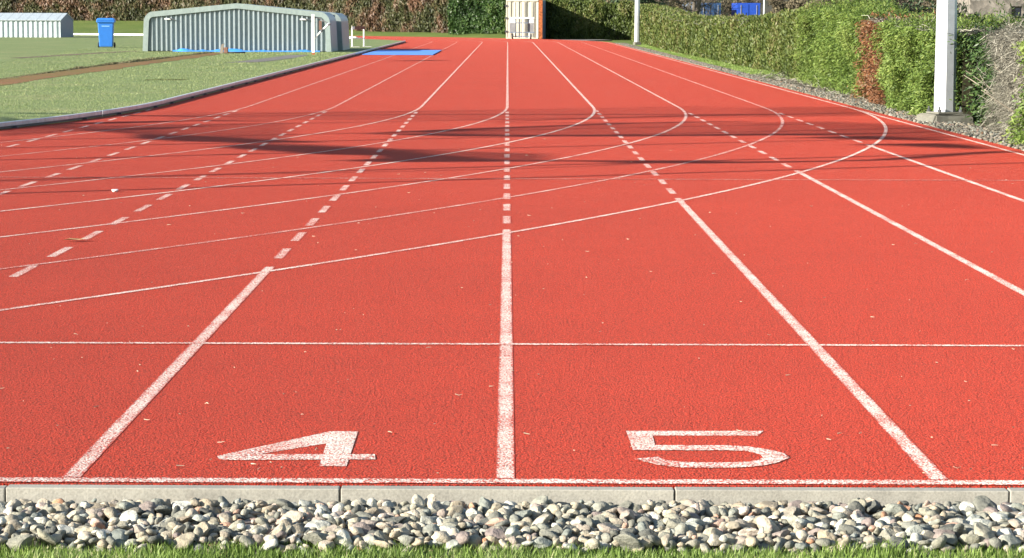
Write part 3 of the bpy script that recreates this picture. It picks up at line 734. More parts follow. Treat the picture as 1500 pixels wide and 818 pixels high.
# ------------------------------------------------------------------ lamp columns
def lamp_column(label, x, y, hgt=9.0, w=.245, base=True, rz=R(17)):
    root = empty('lamp_column', (x, y, -.01), rz); tag(root, label, 'lamp post')
    pr = w/2/math.cos(math.pi/8)
    MB().tube([(0, 0, .13), (0, 0, .30), (0, 0, hgt)], [pr, pr, pr*.6], 8, ph=math.pi/8).build('shaft', M['galv'], root)
    if base:
        bm = bmesh.new(); bmesh.ops.create_cube(bm, size=1)
        for v in bm.verts: v.co = Vector((v.co.x*(.58 if v.co.z < 0 else .50), v.co.y*(.58 if v.co.z < 0 else .50), v.co.z*.14 + .04))
        bmesh.ops.bevel(bm, geom=bm.edges[:], offset=.02, segments=2, affect='EDGES')
        bmesh.ops.subdivide_edges(bm, edges=bm.edges[:], cuts=2, use_grid_fill=True)
        for v in bm.verts: v.co += Vector((random.uniform(-.008, .008), random.uniform(-.008, .008), random.uniform(-.006, .006)))
        me = bpy.data.meshes.new('concrete_base'); bm.to_mesh(me); bm.free(); me.materials.append(M['old_concrete']); link(bpy.data.objects.new('concrete_base', me), root)
        MB().box(-.17, .17, -.17, .17, .112, .134).build('base_plate', M['old_concrete'], root, bevel=.004)
        for sx in (-1, 1):
            for sy in (-1, 1): MB().tube([(sx*.145, sy*.145, .13), (sx*.145, sy*.145, .165), (sx*.145, sy*.145, .166), (sx*.145, sy*.145, .20)], [.022, .022, .011, .011], 6).build('bolt', M['dkmetal'], root)
        d = MB().box(-.055, .055, -w/2-.012, -w/2+.03, .55, 1.05)
    else: MB().box(-.14, .14, -.14, .14, -.02, .14).build('base_plate', M['old_concrete'], root)
    MB().box(-.7, .7, -.05, .05, hgt-.05, hgt+.05).build('crossarm', M['galv'], root)
    for sx in (-.5, .5):
        f = MB().box(sx-.25, sx+.25, -.22, .12, hgt+.06, hgt+.42).build('floodlight', M['dkmetal'], root, bevel=.02)
        MB().box(sx-.22, sx+.22, -.235, -.222, hgt+.10, hgt+.38).build('lens', M['paleboard'], f)
    return root
lamp_column('thick white octagonal lamp column on a concrete base at the track edge', 5.43, 30.75)
lamp_column('slim pale lamp column farther along the clipped hedge', 5.80, 111.4, 9, .22, False)
lamp_column('tall grey floodlight column standing in the infield near the runway', -23.0, 60.6, 8.2, .2, False, R(60))
lamp_column('tall grey floodlight column standing in the infield beyond the corrugated cover', -23.6, 83.3, 8.2, .2, False, R(60))

# ------------------------------------------------------------------ corrugated mat covers
def sheet_profile(x0, x1, pitch, depth):
    """box corrugation as (x, offset) points"""
    out = []; x = x0
    while x < x1 - 1e-6:
        for fx, d in ((0, 0), (.46, 0), (.60, depth), (.86, depth)): 
            if x + fx*pitch < x1: out.append((x + fx*pitch, d))
        x += pitch
    out.append((x1, 0)); return out
def mat_cover(label, x0, x1, y0, y1, eave, ridge, rad=.38, front=True):
    root = empty('mat_cover', ((x0+x1)/2, y0, .012)); tag(root, label, 'shed', 'mat covers'); hw = (x1-x0)/2; dep = y1-y0
    prof = [(-hw, 0), (-hw+.05, eave-rad)]
    for i in range(1, 7):
        a = math.pi - i/7*(math.pi/2 - .16); prof.append((-hw+.05+rad+rad*math.cos(a), eave-rad+rad*math.sin(a)))
    n_side = len(prof); left = prof + [(0, ridge)]; prof = left + [(-x, z) for x, z in reversed(prof)]
    def zr(x): return float(np.interp(x, [p[0] for p in prof if True], [p[1] for p in prof])) if abs(x) < hw-.05 else 0
    xs_ = [p[0] for p in prof]
    def roof_z(x):
        best = 0
        for (a, za), (b, zb) in zip(prof[:-1], prof[1:]):
            if min(a, b) - 1e-9 <= x <= max(a, b) + 1e-9 and abs(b-a) > 1e-9: best = max(best, za + (zb-za)*(x-a)/(b-a))
        return best
    b = MB(); m = len(prof)
    vs = [(x, 0, z) for x, z in prof] + [(x, dep, z) for x, z in prof]; b.add(vs, [(i, i+1, m+i+1, m+i) for i in range(m-1)])
    o = b.build('roof', M['shed'], root); 
    sol = o.modifiers.new('thick', 'SOLIDIFY'); sol.thickness = .012; sol.offset = -1
    # edge trim round the front
    b = MB(); tw = .17; ins = []
    for i, (x, z) in enumerate(prof):
        cx_, cz_ = 0, eave*.45; 
        nx_, nz_ = x, z
        t = Vector((prof[min(i+1, m-1)][0]-prof[max(i-1, 0)][0], prof[min(i+1, m-1)][1]-prof[max(i-1, 0)][1])).normalized(); q = Vector((t.y, -t.x))
        ins.append((x + q.x*tw, max(0, z + q.y*tw)))
    vs = [(x*1.002, -.05, z+.01) for x, z in prof] + [(x, -.05, z) for x, z in ins] + [(x*1.002, .03, z+.01) for x, z in prof] + [(x, -.012, z) for x, z in ins]
    fs = []
    for i in range(m-1): fs += [(m+i, m+i+1, i+1, i), (i, i+1, 2*m+i+1, 2*m+i), (m+i+1, m+i, 3*m+i, 3*m+i+1)]
    b.add(vs, fs).build('edge_trim', M['shed_trim'], root)
    # corrugated front: one rib profile cut by the roof line
    pr = sheet_profile(-hw+.03, hw-.03, .168, -.07); vs, fs = [], []
    for x, d in pr: vs += [(x, .075+d, 0.02), (x, .075+d, max(.1, roof_z(x)-.03))]
    for i in range(len(pr)-1): fs.append((2*i, 2*i+2, 2*i+3, 2*i+1))
    MB().add(vs, fs).build('front_sheet', M['shed'], root)
    for sx in (-hw+.92, hw-.92):
        la = MB().box(sx-.16, sx+.06, -.06, -.025, eave-.28, eave-.235).build('latch', M['white'], root)
        MB().tube([(sx+.02, -.06, eave-.24), (sx+.20, -.08, eave-.28)], .018, 6).build('lever', M['dkmetal'], la)
    MB().box(hw-.42, hw-.32, -.062, -.04, eave-.62, eave-.30).build('sign_plate', M['brownwood'], root)
    MB().box(-hw+.1, hw-.1, dep-.06, dep-.02, .02, eave-.1).build('rear_panel', M['shed'], root)
    return root
mat_cover('long grey green corrugated mat cover with rounded roof in front', -12.65, -6.12, 86.2, 89.6, 1.38, 1.66)
mat_cover('second grey green rounded mat cover standing behind the first', -12.5, -5.98, 90.1, 94.2, 1.36, 1.62)
# blue tarpaulin squeezed out under the cover
rnd_ = random.Random(3); vs, fs = [], []; nT = 90
for i in range(nT+1):
    x = -11.6 + 5.1*i/nT; w = .05 + .16*vnoise(np.array([[x*2.6, 3, 0]]))[0]; hgt = .035 + .07*vnoise(np.array([[x*5.3, 9, 0]]))[0]**2
    vs += [(x, 86.22, .02), (x, 86.14, .02+hgt), (x, 86.12-w*.5, .018+hgt*.8), (x, 86.05-w, .016)]
for i in range(nT):
    for k in range(3): fs.append((4*i+k, 4*i+k+1, 4*i+5+k, 4*i+4+k))
o = mobj('tarpaulin', vs, fs, M['tarp']); tag(o, 'crumpled blue tarpaulin edge sticking out under the corrugated cover', 'tarpaulin')
so_ = o.modifiers.new('t', 'SOLIDIFY'); so_.thickness = .004

# pale zinc cover far left
zx1, zy0, zy1, ze, zr_ = -24.45, 136.0, 140.0, .92, 1.30; zx0 = zx1 - 7.2
root = empty('zinc_cover', ((zx0+zx1)/2, zy0, .012)); tag(root, 'pale silver corrugated cover with ridged roof beside the far bend', 'shed'); ox, oy = (zx0+zx1)/2, zy0
hw = (zx1-zx0)/2; dp = zy1-zy0
pr = sheet_profile(-hw, hw, .27, -.05); vs, fs = [], []
for x, d in pr: vs += [(x, .06+d, 0), (x, .06+d, ze)]
for i in range(len(pr)-1): fs.append((2*i, 2*i+2, 2*i+3, 2*i+1))
MB().add(vs, fs).build('front_sheet', M['zinc'], root)
for side in (0, 1):
    y_e, y_r = (-.04, dp/2) if side == 0 else (dp+.04, dp/2); w_ = .54; x = -hw - .03
    while x < hw:
        xb = min(x + w_ - .02, hw+.03); wide = 1 if side == 0 else 1
        b = MB(); zt = .012
        b.add([(x, y_e, ze), (xb, y_e, ze), (xb, y_r, zr_), (x, y_r, zr_), (x, y_e, ze+.03), (xb, y_e, ze+.03), (xb, y_r, zr_+.03), (x, y_r, zr_+.03)], [(3, 2, 1, 0), (4, 5, 6, 7), (0, 1, 5, 4), (1, 2, 6, 5), (2, 3, 7, 6), (3, 0, 4, 7)])
        b.build('roof_sheet', M['zinc'], root); x += w_
    MB().add([(-hw, y_e, ze-.01), (hw, y_e, ze-.01), (hw, y_r, zr_-.01), (-hw, y_r, zr_-.01)], [(0, 1, 2, 3)]).build('roof_deck', M['slate'], root)
for sx in (-1, 1):
    MB().add([(sx*hw, .07, 0), (sx*hw, dp, 0), (sx*hw, dp, ze-.012), (sx*hw, dp/2, zr_-.012), (sx*hw, .07, ze-.012)], [(0, 1, 2, 3, 4) if sx > 0 else (4, 3, 2, 1, 0)]).build('end_wall', M['slate'], root)  # darker slate instead of zinc paints the shade on the ends
MB().box(-hw, hw, dp-.02, dp, 0, ze-.02).build('rear_panel', M['zinc'], root)

# ------------------------------------------------------------------ blue wheelie bin
root = empty('wheelie_bin', (-15.42, 95.5, .012), R(6)); tag(root, 'blue plastic wheelie bin standing on the infield grass', 'bin')
def taper(name, w0, d0, w1, d1, z0, z1, mat, par, yoff=0, bev=.03):
    b = MB(); b.add([(-w0/2, yoff-d0/2, z0), (w0/2, yoff-d0/2, z0), (w0/2, yoff+d0/2, z0), (-w0/2, yoff+d0/2, z0), (-w1/2, yoff-d1/2, z1), (w1/2, yoff-d1/2, z1), (w1/2, yoff+d1/2, z1), (-w1/2, yoff+d1/2, z1)],
          [(3, 2, 1, 0), (4, 5, 6, 7), (0, 1, 5, 4), (1, 2, 6, 5), (2, 3, 7, 6), (3, 0, 4, 7)]); return b.build(name, mat, par, bevel=bev)
bo = taper('body', .50, .56, .60, .72, .03, 1.00, M['bluebin'], root)
taper('rim', .69, .80, .70, .82, .955, 1.04, M['bluebin'], root, 0, .02)
lid = taper('lid', .72, .84, .60, .72, 1.042, 1.13, M['bluebin'], root, 0, .035)
MB().tube([(-.24, .44, 1.05), (.24, .44, 1.05)], .022, 8).build('handle', M['bluebin'], root)
MB().box(-.15, .15, -.352, -.335, .80, .84).build('label', M['bluelabel'], bo)
for sx in (-1, 1):
    wh = MB().tube([(sx*.27, .28, .10), (sx*.33, .28, .10)], .10, 16).build('wheel', M['dark'], root, smooth=False)
    MB().tube([(sx*.332, .28, .10), (sx*.338, .28, .10)], .05, 12).build('hub', M['dkmetal'], wh)

# ------------------------------------------------------------------ white braced post, hurdle, stake
root = empty('braced_post', (-6.27, 80.2, .012)); tag(root, 'white steel post with slanting brace in front of the corrugated cover', 'post')
MB().box(-.045, .045, -.045, .045, .06, 1.30).build('post', M['white'], root, bevel=.006)
MB().box(-.05, .05, -.05, .05, -.02, .06).build('foot', M['rust'], root)
MB().tube([(.03, 0, .52), (.24, .05, .74)], .032, 8).build('brace', M['white'], root); MB().tube([(.24, .05, .74), (.32, .07, .82)], .033, 8).build('clamp', M['dkmetal'], root)
MB().tube([(.32, .07, .82), (.48, .10, .97)], .032, 8).build('brace', M['white'], root)
MB().tube([(.03, 0, 1.22), (.22, .05, 1.16), (.42, .09, 1.03), (.56, .11, .96)], .018, 6).build('tie_rod', M['grey'], root)
MB().tube([(.45, .09, .97), (.51, .11, .99)], .045, 8).build('joint', M['galv'], root)
hu = empty('hurdle', (-6.02, 100.0, .012), R(68)); tag(hu, 'white training hurdle with brown top board beside the mat covers', 'hurdle')
for sx in (-1, 1):
    MB().box(sx*.55-.03, sx*.55+.03, -.02, .02, .03, .74).build('upright', M['white'], hu)
    MB().box(sx*.55-.025, sx*.55+.025, -.35, .05, 0, .02).build('foot', M['grey'], hu)
MB().box(-.58, .58, -.015, .015, .33, .37).build('crossbar', M['white'], hu)
MB().box(-.38, .62, -.035, -.020, .70, .82).build('top_board', M['brownwood'], hu); MB().box(-.62, -.382, -.035, -.020, .70, .82).build('board_end', M['white'], hu)
st = empty('wooden_stake', (-9.45, 82.3, .012)); tag(st, 'short weathered wooden stake leaning at the end of the dirt runway', 'stake')
MB().add([(-.09, -.05, 0), (.02, -.05, 0), (.02, .05, 0), (-.09, .05, 0), (-.02, -.04, .30), (.06, -.04, .33), (.06, .04, .33), (-.02, .04, .30)], [(3, 2, 1, 0), (4, 5, 6, 7), (0, 1, 5, 4), (1, 2, 6, 5), (2, 3, 7, 6), (3, 0, 4, 7)]).build('stub', M['wood'], st)
MB().box(.05, .19, -.05, .06, 0, .20).build('bracket', M['brownwood'], st, bevel=.02)
MB().tube([(.1, 0, .02), (.35, -.03, .02), (.6, .02, .03), (.75, .1, .03)], .025, 6).build('hose', M['dark'], st)

# ------------------------------------------------------------------ blue mat on the track
b = MB().box(-4.72, -2.42, 80.6, 91.0, .008, .026); o = b.build('landing_mat', M['bluemat'], None, bevel=.004); tag(o, 'thin blue mat lying across the inner lanes', 'mat')

# ------------------------------------------------------------------ cream container and trolley
ct = empty('shipping_container', (-.10, 139.0, .0), R(-3)); tag(ct, 'cream steel container with rusty corner post at the end of the straight', 'container')
W_, H_, D_ = 2.08, 2.16, 5.8
pr = sheet_profile(.06, 1.80, .44, .05); vs, fs = [], []
for x, d in pr: vs += [(x, .02+d, .05), (x, .02+d, H_-.08)]
MB().add(vs, [(2*i, 2*i+2, 2*i+3, 2*i+1) for i in range(len(pr)-1)]).build('front_sheet', M['cream'], ct)
MB().box(0, .06, 0, .1, 0, H_).build('corner_post', M['cream'], ct); MB().box(1.84, 2.04, -.03, .1, 0, H_).build('corner_post', M['rust'], ct)['label'] = 'rusty orange corner post'
MB().box(1.80, 1.84, .03, .1, .02, H_-.05).build('door_gap', M['dark'], ct)
MB().box(.06, 1.80, -.01, .09, H_-.08, H_).build('top_rail', M['cream'], ct); MB().box(.06, 1.80, -.01, .09, 0, .05).build('bottom_rail', M['cream'], ct)
MB().box(0, W_, .11, D_, H_-.05, H_-.005).build('roof', M['cream'], ct)
MB().box(W_-.04, W_, .11, D_, 0, H_-.052).build('side_wall', M['slate'], ct); MB().box(0, .04, .11, D_, 0, H_-.052).build('side_wall', M['cream'], ct); MB().box(.041, W_-.041, D_-.04, D_, 0, H_-.052).build('rear_wall', M['cream'], ct)  # right wall slate instead of cream: its shadow side put into the colour
for z in (.35, 1.1, 1.78): MB().box(-.05, .05, -.04, -.002, z, z+.10).build('hinge', M['dkmetal'], ct)
for x in (.42, .72, 1.02, 1.44): MB().tube([(x, -.03, .1), (x, -.03, H_-.1)], .018, 6).build('lock_bar', M['grey'], ct)
tr = empty('hurdle_trolley', (.78, 137.2, .0)); tag(tr, 'white hurdle trolley on small wheels parked before the cream container', 'trolley')
MB().box(-.68, .68, -.35, -.30, 1.12, 1.20).build('top_bar', M['white'], tr)
for sx in (-1, 1):
    xa = sx*.50
    MB().box(xa-.16, xa+.14, -.30, .25, .88, 1.18).build('board', M['paleboard'], tr); MB().box(xa-.17, xa+.15, -.28, .25, .36, .87).build('panel', M['grey'], tr)
    for yy in (-.36, .36):
        MB().tube([(xa-.02, yy, .34), (xa-.02, yy, .2)], .025, 6).build('fork', M['dkmetal'], tr)
        wh = MB().tube([(xa-.05, yy, .14), (xa+.03, yy, .14)], .14, 14).build('wheel', M['dark'], tr); MB().tube([(xa-.06, yy, .14), (xa+.04, yy, .14)], .06, 10).build('hub', M['white'], wh)
    MB().box(xa-sx*.17-.02, xa-sx*.17+.02, -.33, -.29, .10, 1.12).build('upright', M['dkmetal'], tr)
for z, w in ((.86, .33), (.34, .70), (.12, .5)): MB().box(-w, w, -.34, -.305, z, z+.05).build('rail', M['slate'], tr)
pv = poly_sheet('tarmac_apron', [(.3, 136.2), (4.2, 133.0), (5.8, 138.2), (5.2, 140.5), (-.3, 139.9), (-.2, 137.8)], -.035, M['tarmac'], skirt=.05)
tag(pv, 'grey tarmac apron in front of the cream container', 'paving', kind='structure')

# ------------------------------------------------------------------ throwing cage left of the picture: poles, netting and gathered net
cage = empty('throwing_cage', (-16, 19, 0)); tag(cage, 'tall throwing cage with gathered netting on steel poles in the infield', 'cage'); oc = Vector(cage.location)
dv = Vector((math.cos(SUN_HEAD), math.sin(SUN_HEAD), 0)); nv = Vector((-math.sin(SUN_HEAD), math.cos(SUN_HEAD), 0)); S0 = -6.0; cot = 1/math.tan(SUN_EL)
def caster(px, py):
    g = gp(px, py); s_ = g.dot(dv); v = g.dot(nv); return dv*S0 + nv*v + Vector((0, 0, (s_-S0)/cot))
def swag(pts, rad):
    P_ = [caster(x, y) - oc for x, y in pts]; return MB().tube(P_, [r_*.78 for r_ in rad] if isinstance(rad, list) else rad*.9, 6).build('gathered_net', M['net'], cage, smooth=True)
for px, py in ((0, 284), (0, 234.7), (0, 206)):
    p = caster(px, py); MB().tube([Vector((p.x, p.y, 0))-oc, Vector((p.x, p.y, 8.4))-oc], .045, 8).build('pole', M['galv'], cage)
for v in (19.0, 23.6, 27.6, 30.4):
    p = dv*S0 + nv*v; MB().tube([p-oc, p+Vector((0, 0, 9.0))-oc], .05, 8).build('pole', M['galv'], cage)
swag([(0, 266.7), (350, 256), (737, 248), (887, 242.7), (960, 238)], [.03, .03, .035, .04, .05])
swag([(293, 216), (340, 213), (400, 216), (483, 221), (523, 224), (590, 227), (617, 231), (700, 236), (860, 236), (967, 237), (1050, 238.5), (1183, 237), (1290, 234.7), (1343, 230.7), (1450, 223), (1480, 221)],
     [.02, .10, .22, .22, .24, .14, .20, .13, .07, .17, .14, .10, .12, .12, .13, .03])
swag([(480, 236), (540, 234), (600, 235), (650, 236), (760, 236.5), (900, 236)], [.02, .16, .22, .17, .06, .03])
swag([(537, 196), (617, 193), (700, 189), (807, 185), (913, 181), (993, 179.5), (1100, 178)], [.03, .20, .16, .14, .15, .17, .05])
swag([(537, 196), (617, 197), (700, 199), (940, 199), (1050, 198), (1210, 197), (1300, 196), (1397, 192)], [.03, .13, .15, .17, .20, .18, .10, .03])
swag([(1143, 202.7), (1190, 202), (1237, 201), (1320, 204), (1397, 206.7)], [.02, .14, .24, .14, .03])
swag([(1240, 212), (1300, 212), (1343, 211.5), (1400, 215), (1450, 218.7)], [.02, .16, .20, .16, .03])
swag([(88, 183), (140, 181), (200, 179), (293, 177), (400, 178)], [.03, .30, .30, .12, .05])
swag([(128, 192), (190, 190), (240, 187), (330, 184)], [.03, .22, .16, .03])
swag([(200, 197), (260, 202), (330, 206), (400, 208), (470, 209)], [.03, .22, .22, .16, .03])
swag([(700, 180), (800, 176), (993, 170), (1100, 168), (1300, 166)], [.03, .07, .10, .10, .03])
swag([(0, 167), (300, 171), (600, 168), (900, 168), (1150, 168), (1250, 165)], .07)
swag([(740, 180), (860, 180.5), (1000, 180)], [.03, .05, .03])
swag([(0, 234.7), (180, 231), (373, 225)], .035)
def net(pxpoly_top, pxpoly_bot, nu, nvn, cord, name='net'):
    """net panel between two edges of the cage, every cord a strip"""
    T = [caster(*q) for q in pxpoly_top]; B_ = [caster(*q) for q in pxpoly_bot]; b = MB()
    def at(lst, f):
        i = min(int(f*(len(lst)-1)), len(lst)-2); return lst[i].lerp(lst[i+1], f*(len(lst)-1)-i)
    for i in range(nu+1):
        f = i/nu; a, c_ = at(T, f)-oc, at(B_, f)-oc; u = dv.cross(a-c_).normalized()*cord
        b.add([a-u, a+u, c_+u, c_-u], [(0, 1, 2, 3)])
    for j in range(nvn+1):
        g = j/nvn
        for i in range(nu):
            a = at(T, i/nu).lerp(at(B_, i/nu), g)-oc; c_ = at(T, (i+1)/nu).lerp(at(B_, (i+1)/nu), g)-oc; u = dv.cross(a-c_).normalized()*cord if (a-c_).length > 1e-4 else Vector((0, 0, cord))
            b.add([a-u, a+u, c_+u, c_-u], [(0, 1, 2, 3)])
    return b.build(name, M['net'], cage)
net([(260, 165), (743, 162), (1100, 158), (1270, 156)], [(260, 176), (743, 176), (1100, 172), (1270, 170)], 60, 24, .0055)
net([(617, 194), (750, 188), (913, 182), (1100, 179)], [(617, 197), (750, 199), (940, 199), (1100, 197)], 40, 26, .006)
net([(0, 172), (88, 183), (240, 182), (420, 180)], [(0, 200), (128, 192), (260, 200), (420, 208)], 40, 30, .006)
net([(350, 208), (500, 214), (620, 220), (800, 226)], [(350, 217), (523, 224), (617, 231), (800, 236)], 40, 22, .005)
net([(1100, 180), (1200, 178), (1300, 182), (1400, 190)], [(1100, 197), (1210, 200), (1300, 203), (1400, 207)], 40, 22, .005)

# ------------------------------------------------------------------ beyond the hedges: containers, cottage, trees, hill
def box_container(label, x, y, w, h, d, mat, z=0.0):
    r_ = empty('storage_container', (x, y, z)); tag(r_, label, 'container')
    MB().box(-w/2, w/2, .06, d, 0, h).build('body', mat, r_)
    for sx in (-1, 1):
        dr = MB().box(sx*w/4-w/4+.04, sx*w/4+w/4-.04, 0, .055, .12, h-.1).build('door', mat, r_)
        MB().tube([(sx*w/4+.2*sx, -.03, .2), (sx*w/4+.2*sx, -.03, h-.2)], .03, 6).build('lock_bar', M['grey'], dr)
        MB().box(sx*w/4-.1, sx*w/4+.12, -.04, -.01, 1.35, 1.5).build('handle', M['grey'], dr)
    return r_
box_container('bright blue steel container showing above the clipped hedge', 22.1, 228, 2.1, 2.6, 6, M['blueskip'], -.1)
box_container('container coloured dark as in shadow left of the bright blue one', 18.6, 228, 1.9, 2.6, 6, M['navy'], -.1)
box_container('slate blue container beside the bare tree trunks', 16.0, 214, 1.25, 2.6, 6, M['slate'], -.1)
r_ = empty('signal_pole', (20.6, 200, -.1)); tag(r_, 'thin white pole right of the bright blue container', 'pole')
MB().tube([(0, 0, 0), (0, 0, 6)], [.07, .05], 8).build('shaft', M['white'], r_); MB().tube([(0, 0, 6), (0, 0, 6.15)], [.08, .03], 8).build('cap', M['grey'], r_)
# stone cottage
ho = empty('stone_cottage', (27.0, 140, -.1)); tag(ho, 'grey stone cottage with a small dark window beyond the hedge', 'house')
t = NT('rubble_stone'); v_ = t.voro(3.2, 'Color'); sv = t.n('ShaderNodeSeparateColor'); t.l(v_, sv.inputs[0]); k_ = t.ramp(sv.outputs[0], [(0, (.12, .11, .095)), (.5, (.19, .17, .145)), (1, (.26, .235, .20))])
k_ = t.mix(.5, k_, t.ramp(t.noise(9, 4), [(.3, (.6, .6, .6)), (.7, (1.1, 1.1, 1.1))]), 'MULTIPLY'); t.bump(t.voro(3.2), .05, .6); M['rubble'] = t.done(k_, .9, .2)
wx0, wx1 = 1.35, 1.95                # the window opening
for nm, x0, x1, z0, z1 in (('wall', -1.0, wx0, 0, 3.0), ('wall', wx1, 5.5, 0, 3.0), ('wall', wx0, wx1, 0, 1.45), ('wall', wx0, wx1, 2.0, 3.0)):
    MB().box(x0, x1, 0, .4, z0, z1).build(nm, M['rubble'], ho)
for sx in (-1.0, 5.1): MB().box(sx, sx+.4, .402, 6, 0, 3).build('wall', M['rubble'], ho)
w = MB().box(wx0+.01, wx1-.01, .15, .19, 1.46, 1.99).build('window', M['dkmetal'], ho); MB().box(wx0+.06, wx1-.06, .13, .148, 1.50, 1.95).build('pane', plain('dark_glass', (.01, .015, .03), .08, .6), w); MB().box(wx0-.05, wx1+.05, -.06, .14, 1.40, 1.449).build('sill', M['old_concrete'], w)
MB().add([(-1.2, -.3, 3.0), (5.7, -.3, 3.0), (5.7, 3.1, 5.0), (-1.2, 3.1, 5.0), (-1.2, 6.4, 3.0), (5.7, 6.4, 3.0)], [(0, 1, 2, 3), (3, 2, 5, 4)]).build('roof', M['slate'], ho)
# hill
n = 60; vs, fs = [], []
for i in range(n+1):
    x = -500 + 1000*i/n
    for j in range(5):
        yy = 330 + j*60; z = -.2 + [0, 9, 20, 28, 32][j]*(.8 + .4*math.sin(i*.7+j)) if j else -.4; vs.append((x, yy, z))
for i in range(n):
    for j in range(4): a = i*5+j; fs.append((a, a+5, a+6, a+1))
hill = mobj('hill', vs, fs, mat_grass('scrub_hillside', (.05, .055, .03), (.085, .075, .05), (.12, .10, .07), .3), smooth=True); tag(hill, 'brown wooded hillside behind the hedges', 'hill', kind='structure')
# bare trees
def bare_tree(name, label, x, y, hgt, seed, pale=False, spread=.32):
    rr = random.Random(seed); g = float(ground_z(x, y)); root = empty(name, (x, y, g)); tag(root, label, 'tree', 'bare trees beyond the hedge')
    tips = []; lim = MB(); trunk = [Vector((0, 0, -.1))]; d = Vector((0, 0, 1))
    for i in range(6): d = (d + Vector((rr.uniform(-.1, .1), rr.uniform(-.1, .1), 0))).normalized(); trunk.append(trunk[-1] + d*hgt*.13)
    MB().tube(trunk, [.20, .17, .15, .13, .10, .08, .05], 7).build('trunk', M['palebark'] if pale else M['bark'], root, smooth=True)
    for i in range(20):
        f = rr.uniform(.05, .95); k = min(int(f*6), 5); p = trunk[k].lerp(trunk[k+1], f*6-k); an = rr.uniform(0, 6.28); ln = hgt*spread*rr.uniform(.5, 1)*(1.15-f*.6)
        d = Vector((math.cos(an), math.sin(an), rr.uniform(.15, .9))).normalized(); pts_ = [p]
        for q in range(4):
            pts_.append(pts_[-1] + d*ln/4); d = (d + Vector((rr.uniform(-.35, .35), rr.uniform(-.35, .35), rr.uniform(-.1, .4)))).normalized(); tips += [(pts_[-1], d)]*3
        lim.tube(pts_, [.06, .045, .03, .02, .01], 4, cap=False)
    lim.build('limbs', M['bark'], root)
    P = np.array([list(t_[0]) for t_ in tips for _ in range(4)]); n_ = len(P); D = norm(np.array([list(t_[1]) for t_ in tips for _ in range(4)])*.7 + rand_unit(n_)); Ln = hgt*(.05 + .09*rng.random(n_))
    twig_mesh(P, D, Ln, .010+.012*rng.random(n_), rng.random(n_), 'crown', M['twig_dark'], root)
    return root
M['twig_dark'] = mat_leaf('winter_twigs', G_((0, (.05, .042, .035)), (.6, (.11, .095, .075)), (1, (.19, .165, .13))), .0, .9, .15)
kinds = ['dark leafless tree with dense twigs beyond the green hedge', 'pale trunked leafless tree beyond the green hedge']
tx = [(8.5, 165), (10.5, 176), (12.6, 168), (14.2, 190), (11.0, 205), (26, 205), (29, 190), (32, 215), (36, 200), (24, 240), (30, 250), (38, 230), (34, 172), (40, 185), (44, 205), (5.5, 172), (2.5, 176), (47, 175), (27, 168), (31, 158)]
for i, (x, y) in enumerate(tx): bare_tree('bare_tree', kinds[i % 3 == 1], x, y, random.uniform(7, 10), 50+i, i % 3 == 1)
def scrub(label, x, y, w, h, seed, mat, grp, n=1500, size=.18):
    g = float(ground_z(x, y)); root = empty('scrub_bush', (x, y, g)); tag(root, label, 'bush', grp); rs = np.random.default_rng(seed)
    ncl = 16; cen = np.stack([rs.normal(size=ncl)*w*.32, rs.normal(size=ncl)*w*.3, h*(.15+.7*rs.random(ncl))], 1); k = rs.integers(0, ncl, n); rad = w*(.14+.14*rs.random(ncl))
    P = cen[k] + norm(rs.normal(size=(n, 3)))*(rad[k]*(.6+.4*rs.random(n)))[:, None]; P[:, 2] = np.abs(P[:, 2]); A = norm(rs.normal(size=(n, 3)) + np.array([0, 0, .5])); B = norm(np.cross(A, rs.normal(size=(n, 3))))
    flakes('foliage', P, A*(size*(.6+.8*rs.random(n)))[:, None], B*(size*.35), mat, root, np.clip(rs.random(ncl)[k]*.6 + rs.random(n)*.4, 0, 1))
    for q in range(4):
        an = rs.uniform(0, 6.28); MB().tube([(0, 0, -.05), (math.cos(an)*w*.12, math.sin(an)*w*.12, h*.4), (math.cos(an)*w*.25, math.sin(an)*w*.25, h*.75)], [.05, .035, .015], 5).build('stem', M['bark'], root)
    return root
M['dryscrub'] = mat_leaf('dry_scrub', G_((0, (.045, .038, .025)), (.5, (.12, .10, .065)), (1, (.22, .185, .12))), .1, .85, .2)
M['greenscrub'] = mat_leaf('evergreen_scrub', G_((0, (.015, .028, .012)), (.5, (.035, .060, .025)), (1, (.075, .105, .045))), .15)
for i in range(46):
    x = 3 + i*1.02 + random.uniform(-.5, .5); y = random.uniform(150, 186) if not 13 < x < 22 else random.uniform(236, 262)
    if 22.5 < x < 33 and y > 0: y = random.uniform(152, 180)
    px_ = 743 + x*3620/y
    if 985 < px_ < 1130 and y < 232: continue
    ev = i % 4 == 1
    scrub('dull evergreen bush beyond the green hedge' if ev else 'brown winter scrub bush beyond the green hedge', x, y, random.uniform(2.6, 4.2), random.uniform(2.2, 3.8), 300+i, M['greenscrub'] if ev else M['dryscrub'], 'evergreen bushes beyond the hedge' if ev else 'brown scrub bushes beyond the hedge')

